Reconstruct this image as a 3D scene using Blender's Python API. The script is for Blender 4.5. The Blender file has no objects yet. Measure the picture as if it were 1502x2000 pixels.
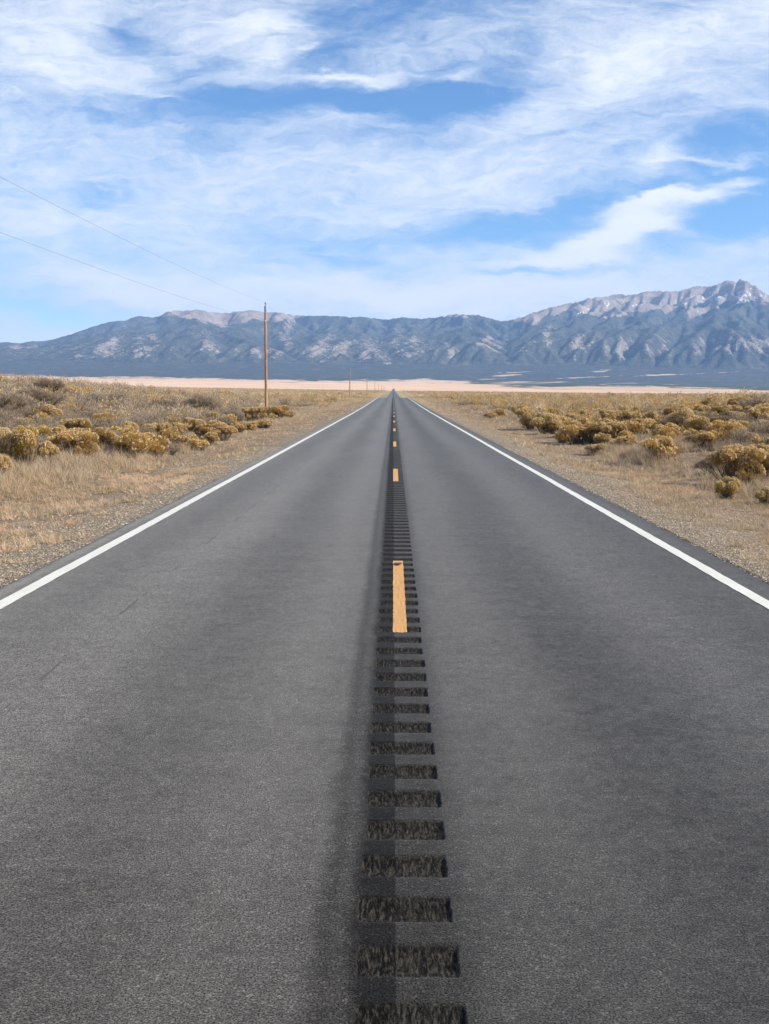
import bpy, math, random
import numpy as np
rng = np.random.default_rng(7)
R = math.radians
scene = bpy.context.scene
C = scene.collection

# ------------------------------------------------------------------ camera
F = 1900.0                      # focal length in pixels of the 1502x2000 photograph
CAM_H = 1.77
PITCH = math.atan((1000 - 764) / F)
YAW = -math.atan((768 - 751) / F)
cam_d = bpy.data.cameras.new('camera')
cam = bpy.data.objects.new('camera', cam_d); C.objects.link(cam)
cam_d.sensor_fit = 'VERTICAL'; cam_d.sensor_height = 24.0; cam_d.lens = 24.0 * F / 2000
cam_d.clip_start = 0.05; cam_d.clip_end = 150000
cam.location = (0, 0, CAM_H)
cam.rotation_euler = (R(90) - PITCH, 0, -YAW)
scene.camera = cam
scene.view_settings.view_transform = 'Standard'; scene.view_settings.look = 'None'
scene.view_settings.gamma = 1.0; scene.view_settings.exposure = 0.95
scene.cycles.max_bounces = 6; scene.cycles.diffuse_bounces = 3; scene.cycles.volume_bounces = 0
scene.cycles.transparent_max_bounces = 6
scene.cycles.use_denoising = True

cp, sp, cy, sy = math.cos(PITCH), math.sin(PITCH), math.cos(YAW), math.sin(YAW)
RIGHT = np.array([cy, -sy, 0.0]); FWD = np.array([sy * cp, cy * cp, -sp]); UP = np.array([sy * sp, cy * sp, cp])
def project(X, Y, Z):
    dz = Z - CAM_H
    zc = X * FWD[0] + Y * FWD[1] + dz * FWD[2]
    xc = X * RIGHT[0] + Y * RIGHT[1]
    yc = X * UP[0] + Y * UP[1] + dz * UP[2]
    zc = np.where(zc < 0.01, 0.01, zc)
    return 751 + F * xc / zc, 1000 - F * yc / zc
def ray(px, py):
    return FWD + RIGHT * (px - 751) / F + UP * (1000 - py) / F

# ------------------------------------------------------------------ node helpers
class NT:
    def __init__(s, tree): s.t = tree; s.n = tree.nodes; s.l = tree.links
    def new(s, typ, **kw):
        n = s.n.new(typ)
        for k, v in kw.items(): setattr(n, k, v)
        return n
    def put(s, sock, v):
        if isinstance(v, bpy.types.NodeSocket): s.l.new(v, sock)
        elif v is not None: sock.default_value = v
    def math(s, op, a, b=None, c=None, clamp=False):
        n = s.new('ShaderNodeMath', operation=op, use_clamp=clamp)
        for i, v in enumerate((a, b, c)):
            if v is not None: s.put(n.inputs[i], v)
        return n.outputs[0]
    def vmath(s, op, a, b=None, out=0):
        n = s.new('ShaderNodeVectorMath', operation=op)
        s.put(n.inputs[0], a)
        if b is not None: s.put(n.inputs[1], b)
        return n.outputs[out]
    def noise(s, vec, scale, detail=3, rough=0.5, dist=0.0, col=False):
        n = s.new('ShaderNodeTexNoise'); s.put(n.inputs['Vector'], vec)
        n.inputs['Scale'].default_value = scale; n.inputs['Detail'].default_value = detail
        n.inputs['Roughness'].default_value = rough; n.inputs['Distortion'].default_value = dist
        return n.outputs['Color' if col else 'Fac']
    def ramp(s, fac, a, b, lo=0.0, hi=1.0, smooth=True):
        n = s.new('ShaderNodeMapRange'); n.interpolation_type = 'SMOOTHSTEP' if smooth else 'LINEAR'
        s.put(n.inputs['Value'], fac)
        s.put(n.inputs['From Min'], a); s.put(n.inputs['From Max'], b)
        s.put(n.inputs['To Min'], lo); s.put(n.inputs['To Max'], hi)
        return n.outputs['Result']
    def mix(s, fac, a, b, blend='MIX'):
        n = s.new('ShaderNodeMix', data_type='RGBA', blend_type=blend)
        s.put(n.inputs[0], fac)
        s.put(n.inputs[6], (*a, 1) if isinstance(a, tuple) and len(a) == 3 else a)
        s.put(n.inputs[7], (*b, 1) if isinstance(b, tuple) and len(b) == 3 else b)
        return n.outputs[2]
    def attr(s, name):
        return s.new('ShaderNodeAttribute', attribute_name=name).outputs['Fac']
    def mapping(s, vec, scale=(1, 1, 1), rot=(0, 0, 0), loc=(0, 0, 0)):
        n = s.new('ShaderNodeMapping'); s.put(n.inputs['Vector'], vec)
        n.inputs['Location'].default_value = loc; n.inputs['Rotation'].default_value = rot
        n.inputs['Scale'].default_value = scale
        return n.outputs[0]
    def scale_col(s, col, f):
        return s.vmath('SCALE', col) if False else s._sc(col, f)
    def _sc(s, col, f):
        n = s.new('ShaderNodeVectorMath', operation='SCALE'); s.put(n.inputs[0], col); s.put(n.inputs['Scale'], f)
        return n.outputs[0]

def material(name, rough=0.8, spec=0.3):
    m = bpy.data.materials.new(name); m.use_nodes = True
    nt = NT(m.node_tree); nt.n.clear()
    out = nt.new('ShaderNodeOutputMaterial'); b = nt.new('ShaderNodeBsdfPrincipled')
    nt.l.new(b.outputs[0], out.inputs[0])
    b.inputs['Roughness'].default_value = rough; b.inputs['Specular IOR Level'].default_value = spec
    return m, nt, b, out
def bump(nt, b, h, strength=0.5, dist=0.01):
    n = nt.new('ShaderNodeBump'); n.inputs['Strength'].default_value = strength; n.inputs['Distance'].default_value = dist
    nt.put(n.inputs['Height'], h); nt.l.new(n.outputs[0], b.inputs['Normal'])

# ------------------------------------------------------------------ world: sky and cirrus
SUN_EL, SUN_AZ = R(30), R(99)            # azimuth measured clockwise from the road's direction (+Y)
world = bpy.data.worlds.new('World'); scene.world = world; world.use_nodes = True
wt = NT(world.node_tree); wt.n.clear()
wout = wt.new('ShaderNodeOutputWorld'); wbg = wt.new('ShaderNodeBackground'); wt.l.new(wbg.outputs[0], wout.inputs[0])
wbg.inputs[1].default_value = 0.056
sky = wt.new('ShaderNodeTexSky', sky_type='NISHITA'); sky.sun_disc = False
sky.sun_elevation = SUN_EL; sky.sun_rotation = SUN_AZ; sky.altitude = 2300; sky.air_density = 1.0; sky.dust_density = 0.4; sky.ozone_density = 2.0
tc = wt.new('ShaderNodeTexCoord'); D = tc.outputs['Generated']
sep = wt.new('ShaderNodeSeparateXYZ'); wt.l.new(D, sep.inputs[0])
yy = wt.math('MAXIMUM', wt.math('ABSOLUTE', sep.outputs[1]), 0.15)
u = wt.math('DIVIDE', sep.outputs[0], yy); v = wt.math('DIVIDE', sep.outputs[2], yy)
comb = wt.new('ShaderNodeCombineXYZ'); wt.l.new(u, comb.inputs[0]); wt.l.new(v, comb.inputs[1]); wt.l.new(wt.math('MULTIPLY', sep.outputs[1], 0.3), comb.inputs[2])
UV = comb.outputs[0]
# wisps: domain-warped, stretched noise
w1 = wt.noise(wt.mapping(UV, scale=(2.2, 5.0, 1)), 2.0, 4, 0.55, col=True)
w1c = wt.vmath('SUBTRACT', w1, (0.5, 0.5, 0.5))
UVW = wt.vmath('ADD', UV, wt._sc(w1c, 0.075))
w2 = wt.noise(wt.mapping(UV, scale=(6, 16, 1), rot=(0, 0, R(-12))), 3.0, 5, 0.6, col=True)
UVF = wt.vmath('ADD', UVW, wt._sc(wt.vmath('SUBTRACT', w2, (0.5, 0.5, 0.5)), 0.035))
def uvof(px, py):
    d = ray(px, py); return d[0] / d[1], d[2] / d[1]
def blob(acc, px, py, rx, ry, amp, tilt=0.0, sharp=False):
    """an elongated cirrus patch (amp > 0) or gap (amp < 0) at a bearing of the sky"""
    u0, v0 = uvof(px, py); sx, sy_ = rx / F, ry / F
    t = R(tilt); ct, st = math.cos(t), math.sin(t)
    m = wt.new('ShaderNodeMapping', vector_type='TEXTURE')
    wt.l.new(UVF, m.inputs['Vector'])
    m.inputs['Location'].default_value = (u0, v0, 0); m.inputs['Rotation'].default_value = (0, 0, t)
    m.inputs['Scale'].default_value = (sx, sy_, 1e6)
    d = wt.vmath('DOT_PRODUCT', m.outputs[0], m.outputs[0], out=1)
    if sharp: d = wt.math('POWER', d, 2.0)
    g = wt.math('POWER', 0.3679, d)
    return wt.math('MULTIPLY_ADD', g, amp, acc)
acc = wt.math('ADD', 0.60, 0.0)
for b in [ # px, py, rx, ry, amp, tilt
    (255,58,60,26,-.60,0), (690,40,200,38,-.26,6), (900,0,260,40,-.26,0), (620,105,90,30,-.45,8), (440,128,100,22,-.42,0),
    (640,200,340,40,-.55,2), (900,195,150,34,-.36,6), (480,190,160,34,-.25,0), (740,265,160,18,-.22,2), (1010,110,60,40,-.18,20),
    (430,280,60,30,-.25,0), (200,235,120,12,-.2,0), (30,170,80,14,-.25,0), (1440,265,160,34,-.45,10), (1490,330,100,40,-.40,5), (1250,230,200,14,-.15,12),
    (1380,350,130,20,-.42,8), (1210,385,180,14,-.40,8), (1060,430,150,26,-.62,3), (960,455,130,16,-.42,2), (1430,440,110,40,-.70,8), (1500,400,80,50,-.50,0),
    (1310,500,80,14,-.3,8), (600,465,150,30,-.42,-3), (690,505,110,12,-.30,-6), (190,375,70,20,-.34,0), (40,600,200,30,-.42,-6), (200,625,160,20,-.25,-8), (20,520,90,24,-.25,-8),
    (1050,532,110,8,-.40,2), (1190,540,120,10,-.15,2), (880,140,120,18,-.2,8), (680,600,200,12,-.12,0), (780,430,60,40,-.1,0), (330,90,40,10,-.2,0),
    (170,120,260,110,.20,6), (520,50,60,30,.45,10), (515,120,75,22,.52,16), (340,185,50,7,.35,-18), (700,150,170,11,.55,-2), (860,165,70,10,.3,14), (592,95,16,8,.4,0),
    (1330,90,260,60,.26,18), (1080,190,220,40,.22,20), (1170,170,120,20,.12,15), (700,235,90,14,.24,-4), (620,240,80,12,.2,5), (940,350,220,40,.20,8), (500,330,300,60,.14,0),
    (1235,440,80,42,.72,22), (1330,390,95,12,.85,4), (1180,478,110,18,.8,8), (1290,450,60,18,.5,-10), (1430,352,62,11,.9,8), (1120,512,90,11,.75,0), (1310,308,55,18,.40,35), (1400,316,110,6,.35,6),
    (1450,490,150,16,.30,8), (250,560,260,28,.48,-8), (690,565,330,30,.60,0), (790,585,40,16,.45,-10), (1010,608,110,11,.45,4), (1100,572,420,20,.45,3), (180,430,260,30,.22,0), (820,410,160,22,.2,0), (1010,400,60,8,.2,0), (640,480,120,6,.15,0), (400,470,200,30,.12,0)]:
    acc = blob(acc, *b)
s1 = wt.noise(wt.mapping(UVW, scale=(3.5, 13, 1), rot=(0, 0, R(-14))), 2.4, 8, 0.62)
s2 = wt.noise(wt.mapping(UVF, scale=(10, 42, 1), rot=(0, 0, R(-8))), 3.0, 7, 0.65)
s3 = wt.noise(wt.mapping(UVF, scale=(16, 30, 1), rot=(0, 0, R(-28))), 4.0, 6, 0.7)
acc = wt.math('MULTIPLY_ADD', wt.math('SUBTRACT', s1, 0.5), 0.80, acc)
acc = wt.math('MULTIPLY_ADD', wt.math('SUBTRACT', s2, 0.5), 0.85, acc)
acc = wt.math('MULTIPLY_ADD', wt.math('SUBTRACT', s3, 0.5), 0.22, acc)
# more veil low over the horizon, seen through a longer path
acc = wt.math('ADD', acc, wt.ramp(v, 0.0, 0.20, 0.26, 0.0))
dens = wt.ramp(acc, -0.02, 1.12, 0.0, 0.97, smooth=True)
dens = wt.math('MULTIPLY', dens, wt.ramp(sep.outputs[2], -0.02, 0.02, 0.0, 1.0))
hs = wt.new('ShaderNodeHueSaturation'); hs.inputs['Saturation'].default_value = 1.22; hs.inputs['Value'].default_value = 1.72
wt.l.new(sky.outputs[0], hs.inputs['Color'])
cloudcol = wt.mix(wt.ramp(acc, 0.6, 1.5), (8.9, 9.4, 10.1), (10.8, 10.8, 10.7))
wt.l.new(wt.mix(dens, hs.outputs[0], cloudcol), wbg.inputs[0])
world.cycles.sampling_method = 'MANUAL'; world.cycles.sample_map_resolution = 512

sun_d = bpy.data.lights.new('sun', 'SUN'); sun_d.energy = 5.0; sun_d.angle = R(0.6); sun_d.color = (1.0, 0.93, 0.82)
sun = bpy.data.objects.new('sun', sun_d); C.objects.link(sun)
sx_, sy_, sz_ = math.sin(SUN_AZ) * math.cos(SUN_EL), math.cos(SUN_AZ) * math.cos(SUN_EL), math.sin(SUN_EL)
from mathutils import Vector
sun.rotation_euler = Vector((sx_, sy_, sz_)).to_track_quat('Z', 'Y').to_euler()
sun.location = (40, -12, 30)

# ------------------------------------------------------------------ numpy helpers
def lattice(ix, iy, seed):
    h = (ix.astype(np.int64) * 374761393 + iy.astype(np.int64) * 668265263 + seed * 1442695041) & 0xffffffff
    h = ((h ^ (h >> 13)) * 1274126177) & 0xffffffff
    return ((h ^ (h >> 16)) & 0xffffff) / float(0xffffff)
def vnoise(x, y, seed=0):
    x = np.asarray(x, float); y = np.asarray(y, float)
    ix = np.floor(x); iy = np.floor(y); fx = x - ix; fy = y - iy
    fx = fx * fx * (3 - 2 * fx); fy = fy * fy * (3 - 2 * fy)
    a = lattice(ix, iy, seed); b = lattice(ix + 1, iy, seed); c = lattice(ix, iy + 1, seed); d = lattice(ix + 1, iy + 1, seed)
    return (a * (1 - fx) + b * fx) * (1 - fy) + (c * (1 - fx) + d * fx) * fy
def fbm(x, y, oct=4, seed=0, gain=0.5):
    s = 0; a = 1; t = 0
    for i in range(oct):
        s = s + a * vnoise(x * 2 ** i + 17.3 * i, y * 2 ** i + 9.1 * i, seed + i); t += a; a *= gain
    return s / t
def sstep(x, a, b):
    t = np.clip((x - a) / (b - a), 0, 1); return t * t * (3 - 2 * t)
def link(name, me, parent=None):
    o = bpy.data.objects.new(name, me); C.objects.link(o)
    if parent is not None: o.parent = parent
    return o
def tag(o, label=None, cat=None, group=None, kind=None):
    if label: o['label'] = label
    if cat: o['category'] = cat
    if group: o['group'] = group
    if kind: o['kind'] = kind
    return o
def make_mesh(name, V, faces, mats, midx=None, attrs=None, smooth=False):
    """faces: list of int arrays (n,3) or (n,4)"""
    me = bpy.data.meshes.new(name)
    V = np.ascontiguousarray(V, dtype=np.float32)
    me.vertices.add(len(V)); me.vertices.foreach_set('co', V.ravel())
    faces = [np.asarray(f, dtype=np.int32) for f in faces if len(f)]
    nl = sum(f.size for f in faces); nf = sum(len(f) for f in faces)
    me.loops.add(nl); me.polygons.add(nf)
    me.loops.foreach_set('vertex_index', np.concatenate([f.ravel() for f in faces]))
    cnt = np.concatenate([np.full(len(f), f.shape[1], np.int32) for f in faces])
    st = np.zeros(nf, np.int32); st[1:] = np.cumsum(cnt)[:-1]
    me.polygons.foreach_set('loop_start', st)
    try: me.polygons.foreach_set('loop_total', cnt)
    except Exception: pass
    for m in mats: me.materials.append(m)
    if midx is not None: me.polygons.foreach_set('material_index', np.asarray(midx, np.int32))
    if attrs:
        for k, a in attrs.items():
            at = me.attributes.new(k, 'FLOAT', 'POINT' if len(a) == len(V) else 'FACE')
            at.data.foreach_set('value', np.asarray(a, np.float32))
    me.update(calc_edges=True)
    me.polygons.foreach_set('use_smooth', np.full(nf, bool(smooth)))
    return me
def grid_faces(nr, nc):
    i = np.arange(nr - 1)[:, None] * nc + np.arange(nc - 1)[None, :]
    return np.stack([i, i + 1, i + nc + 1, i + nc], -1).reshape(-1, 4)

# ------------------------------------------------------------------ the lie of the land
RY = np.array([-400, 0, 60, 110, 160, 205, 250, 330, 440, 700, 1000, 1400, 2000, 3500, 6000, 9000, 12000, 30000.])
RZ = np.array([0, 0, 0, 0.04, .22, .42, .15, -.95, -.90, -.3, .5, 1.4, 2.8, 17, 52, 112, 175, 175.])
_ys = np.concatenate([np.arange(-400, 600, 4.0), np.geomspace(600, 30000, 600)])
_zs = np.interp(_ys, RY, RZ)
for _ in range(3):
    _zs[1:-1] = (_zs[:-2] + 2 * _zs[1:-1] + _zs[2:]) / 4
_zs[_ys < 85] = 0
def profile(Y): return np.interp(Y, _ys, _zs)
def ground_z(X, Y):
    X = np.asarray(X, float); Y = np.asarray(Y, float); aX = np.abs(X)
    z = profile(Y)
    Xc = np.clip(X, -6000, 6000)
    z = z - 0.0135 * sstep(Y, 150, 1800) * Xc
    off = sstep(aX, 3.6, 6.5)
    ditch = -0.05 * sstep(aX, 3.45, 3.7) - 0.22 * sstep(aX, 3.6, 6.2) + 0.24 * sstep(aX, 6.4, 10)
    lump = (fbm(X / 5.0, Y / 5.0, 4, 11) - 0.5) * 0.35 * off + (fbm(X / 28, Y / 28, 3, 31) - 0.5) * 0.8 * sstep(aX, 8, 22)
    small = (fbm(X / 0.7, Y / 0.7, 3, 5) - 0.5) * 0.06 * sstep(aX, 3.6, 4.4)
    near = 1 - sstep(Y, 700, 1500)
    hill_l = 1.95 * sstep(-X, 10, 33) * np.exp(-((Y - 88) / 34.0) ** 2)
    hill_l = hill_l + 0.9 * sstep(-X, 12, 30) * np.exp(-((Y - 50) / 26.0) ** 2)
    hill_r = 0.85 * sstep(X, 13, 24) * np.exp(-((Y - 62) / 20.0) ** 2)
    knoll = 1.0 * np.exp(-((X + 33) / 10) ** 2 - ((Y - 170) / 26) ** 2)
    z = z + (ditch + lump + small) * near + hill_l + hill_r + knoll
    z = z + (fbm(X / 160, Y / 160, 3, 51) - 0.5) * 2.0 * sstep(aX, 40, 160) * sstep(Y, 150, 500)
    return np.where(aX < 3.58, profile(Y) - 0.05, z)
def hit(px, py):
    """where the sight line through a pixel meets the ground"""
    d = ray(px, py); t = np.geomspace(3, 4000, 4000)
    P = np.array([0, 0, CAM_H])[None] + t[:, None] * d[None]
    below = P[:, 2] < ground_z(P[:, 0], P[:, 1])
    i = int(np.argmax(below)) if below.any() else len(t) - 1
    return P[i, 0], P[i, 1]

PB = np.array([(-400,728),(0,733),(130,738),(300,737),(500,743),(660,745),(760,742),(860,743),(920,747),(960,752),(1000,757),(1100,757),(1230,754),(1330,755),(1502,762),(1900,768)], float)
def surface_masks(X, Y, Z):
    """forest / pale meadow on the alluvial plain below the mountains"""
    px, py = project(X, Y, Z)
    edge = np.interp(px, PB[:, 0], PB[:, 1])
    j = (fbm(X / 260, Y / 800, 5, 71, 0.6) - 0.5) * 13 + (fbm(X / 60, Y / 200, 3, 72) - 0.5) * 9
    forest = sstep(edge - py + j, -0.6, 1.0) * sstep(Y, 2600, 3200)
    for (cx, cy_, rx, ry, a) in [(989,733,30,1.8,1),(1287,733,50,1.5,.95),(1167,725,20,1.8,1),(1150,736,75,1.1,.85),(1010,747,44,1.7,.8),(1090,746,50,1.2,.6),(960,741,40,1.5,.7),(1400,728,80,.9,.5),(1200,722,70,.8,.45),(1000,727,70,.8,.6),(1230,748,50,1.0,.5),(1400,742,70,.9,.4),(900,738,40,.9,.4)]:
        yl = cy_ + (px - cx) * -0.045 + 3.0 * (fbm(X / 420, Y * 0 + cy_, 4, 83) - .5)
        q = np.abs((px - cx) / rx) ** 2 + ((py - yl) / (ry * (0.4 + 1.3 * fbm(X / 110, Y * 0 + cx, 3, 85)))) ** 2
        forest = forest - a * np.exp(-q) * (0.2 + 1.7 * fbm(X / 45, Y / 150, 3, 80))
    return np.clip(forest, 0, 1)

# ------------------------------------------------------------------ materials of the setting
def asphalt_material():
    m, nt, b, out = material('asphalt', 0.60, 0.16)
    b.inputs['Diffuse Roughness'].default_value = 1.0; b.inputs['Sheen Weight'].default_value = 0.22; b.inputs['Sheen Roughness'].default_value = 0.5; b.inputs['Sheen Tint'].default_value = (1.0, 0.96, 0.90, 1)
    g = nt.new('ShaderNodeNewGeometry'); P = g.outputs['Position']
    s = nt.new('ShaderNodeSeparateXYZ'); nt.l.new(P, s.inputs[0]); X, Y = s.outputs[0], s.outputs[1]
    fine = nt.noise(P, 150, 2, 0.7); mid = nt.noise(P, 42, 3, 0.6)
    vor = nt.new('ShaderNodeTexVoronoi'); vor.inputs['Scale'].default_value = 140; nt.put(vor.inputs['Vector'], P)
    stone = nt.ramp(nt.new('ShaderNodeSeparateColor').outputs[0], 0, 1) if False else None
    sc = nt.new('ShaderNodeSeparateColor'); nt.l.new(vor.outputs['Color'], sc.inputs[0])
    base = nt.mix(nt.ramp(fine, 0.36, 0.64), (0.003, 0.003, 0.003), (0.067, 0.063, 0.057))
    base = nt.mix(nt.ramp(mid, 0.42, 0.62, 0.0, 0.72), base, nt.mix(nt.ramp(fine, .3, .7), (0.005, 0.005, 0.005), (0.036, 0.034, 0.031)))
    base = nt.mix(nt.math('MULTIPLY', nt.ramp(sc.outputs[0], 0.90, 0.99), 0.35), base, (0.20, 0.19, 0.17))
    base = nt.mix(nt.math('MULTIPLY', nt.ramp(sc.outputs[1], 0.90, 0.97), 0.6), base, (0.012, 0.012, 0.013))
    # broad wear: wheel paths, patches drawn out along the lane
    along = nt.noise(nt.mapping(P, scale=(1.0, 0.10, 1)), 1.3, 4, 0.55)
    cross = nt.noise(nt.mapping(P, scale=(0.35, 1.6, 1)), 1.1, 4, 0.6)
    wob = nt.math('MULTIPLY', nt.math('SUBTRACT', nt.noise(nt.mapping(P, scale=(0.3, 0.12, 1)), 1.0, 2), 0.5), 0.7)
    aX = nt.math('ABSOLUTE', nt.math('ADD', X, wob))
    def band(c, w, amp):
        d = nt.math('DIVIDE', nt.math('SUBTRACT', aX, c), w)
        return nt.math('MULTIPLY', nt.math('POWER', 0.3679, nt.math('MULTIPLY', d, d)), amp)
    k = nt.math('ADD', 1.03, nt.math('MULTIPLY', nt.math('SUBTRACT', along, 0.5), 0.38))
    k = nt.math('ADD', k, nt.math('MULTIPLY', nt.math('SUBTRACT', cross, 0.5), 0.26))
    mott = nt.math('ADD', nt.math('MULTIPLY', nt.noise(P, 16, 4, 0.75), 0.6), nt.math('MULTIPLY', nt.noise(P, 5, 4, 0.7), 0.4))
    k = nt.math('ADD', k, nt.math('MULTIPLY', nt.math('SUBTRACT', mott, 0.5), 1.9))
    for c_, w_, a_ in ((1.28, 0.38, -0.21), (0.62, 0.24, 0.13), (2.0, 0.3, 0.14), (2.75, 0.3, -0.14)):
        k = nt.math('ADD', k, band(c_, w_, a_))
    k = nt.math('ADD', k, nt.ramp(X, -0.5, 0.6, 0.03, -0.12))  # right lane darker than left: sun backscatter put into the colour
    # dark sealed strip left of and between the rumble grooves, the lane joint at X = 0.01
    ew = nt.math('MULTIPLY', nt.math('SUBTRACT', nt.math('ADD', nt.math('MULTIPLY', nt.noise(P, 14, 4, 0.8), .5), nt.math('MULTIPLY', nt.noise(P, 2.2, 3, 0.7), .5)), 0.5), 0.14)
    Xe = nt.math('ADD', X, ew)
    seal = nt.math('MULTIPLY', nt.math('ADD', nt.ramp(Xe, -0.30, -0.21, 0.0, 0.62), nt.ramp(Xe, -0.17, -0.09, 0.0, 0.38)), nt.math('MAXIMUM', nt.ramp(X, 0.006, 0.016, 1.0, 0.0), nt.ramp(Xe, 0.14, 0.34, 0.72, 0.0)))
    dark = nt.math('MULTIPLY', nt.ramp(Xe, -0.17, -0.09), nt.ramp(X, 0.006, 0.014, 1.0, 0.0))
    paler = nt.math('MULTIPLY', nt.ramp(Xe, -0.205, -0.18), nt.ramp(Xe, -0.14, -0.10, 1.0, 0.0))  # slightly paler stripe between the dark strips
    k = nt.math('MULTIPLY', k, nt.math('SUBTRACT', 1.0, nt.math('MULTIPLY', seal, nt.ramp(along, 0.25, 0.7, 0.50, 0.34))))
    k = nt.math('MULTIPLY', k, nt.math('SUBTRACT', 1.0, nt.math('MULTIPLY', dark, 0.45)))
    k = nt.math('MULTIPLY', k, nt.math('ADD', 1.0, nt.math('MULTIPLY', paler, 0.16)))
    base = nt._sc(base, k)
    gr = nt.attr('groove')
    st = nt.noise(nt.mapping(P, scale=(1, .2, 1)), 110, 3, .75)
    base = nt.mix(nt.math('MULTIPLY', gr, 0.8), base, nt.mix(nt.ramp(st, 0.42, 0.70), (0.004, 0.004, 0.004), (0.066, 0.058, 0.048)))  # groove floors mixed to a dark, brown-streaked tone by depth
    # broken crack in the left lane and a few dark specks
    cw = nt.math('MULTIPLY', nt.math('SUBTRACT', nt.noise(nt.mapping(P, scale=(1, 0.5, 1)), 1.1, 5, 0.65), 0.5), 0.07)
    d = nt.math('ABSOLUTE', nt.math('ADD', nt.math('ADD', X, 2.185), cw))
    on = nt.ramp(nt.noise(nt.mapping(P, scale=(0, 0.55, 0), loc=(0, 3.4, 0)), 1.6, 2, 0.5), 0.50, 0.54)
    crack = nt.math('MULTIPLY', nt.ramp(d, 0.003, 0.011, 1.0, 0.0), on)
    spk = nt.ramp(nt.noise(nt.mapping(P, scale=(1, 0.6, 1)), 7.0, 3, 0.7), 0.735, 0.76)
    base = nt.mix(nt.math('MULTIPLY', nt.math('MAXIMUM', crack, nt.math('MULTIPLY', spk, 0.6)), 0.8), base, (0.012, 0.012, 0.012))
    nt.l.new(base, b.inputs['Base Color'])
    # sheen added to brighten the asphalt at grazing angles, weaker in grooves and seal
    grazing_sheen = nt.math('MULTIPLY', nt.math('SUBTRACT', 1.0, nt.math('MAXIMUM', nt.math('MULTIPLY', gr, 0.95), nt.math('MULTIPLY', seal, 0.68))), nt.ramp(fine, 0.34, 0.66, 0.045, 0.215, smooth=False))
    nt.l.new(nt.math('MULTIPLY', grazing_sheen, k), b.inputs['Sheen Weight'])
    bump(nt, b, nt.math('ADD', nt.math('ADD', fine, nt.math('MULTIPLY', mid, 0.8)), nt.math('MULTIPLY', crack, -2)), 0.55, 0.006)
    nt.l.new(nt.math('MULTIPLY', 0.16, nt.math('SUBTRACT', 1.0, nt.math('MAXIMUM', nt.math('MULTIPLY', gr, 0.85), nt.math('MULTIPLY', seal, 0.6)))), b.inputs['Specular IOR Level'])  # specular cut in grooves and seal imitates self-shadowing of rough cavities
    return m
def paint_material(name, col, wear):
    m, nt, b, out = material(name, 0.6, 0.35)
    P = nt.new('ShaderNodeNewGeometry').outputs['Position']
    n1 = nt.noise(P, 60, 4, 0.7); n2 = nt.noise(nt.mapping(P, scale=(1, .3, 1)), 6, 4, 0.6)
    c = nt.mix(nt.ramp(n2, 0.3, 0.75, 0.0, 0.35), col, tuple(x * 0.72 for x in col))
    w = nt.ramp(n1, wear, wear + 0.08)
    c = nt.mix(nt.math('MULTIPLY', w, 0.7), c, (0.09, 0.085, 0.08))
    nt.l.new(c, b.inputs['Base Color']); bump(nt, b, nt.noise(P, 140, 2), 0.5, 0.004)
    return m
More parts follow.
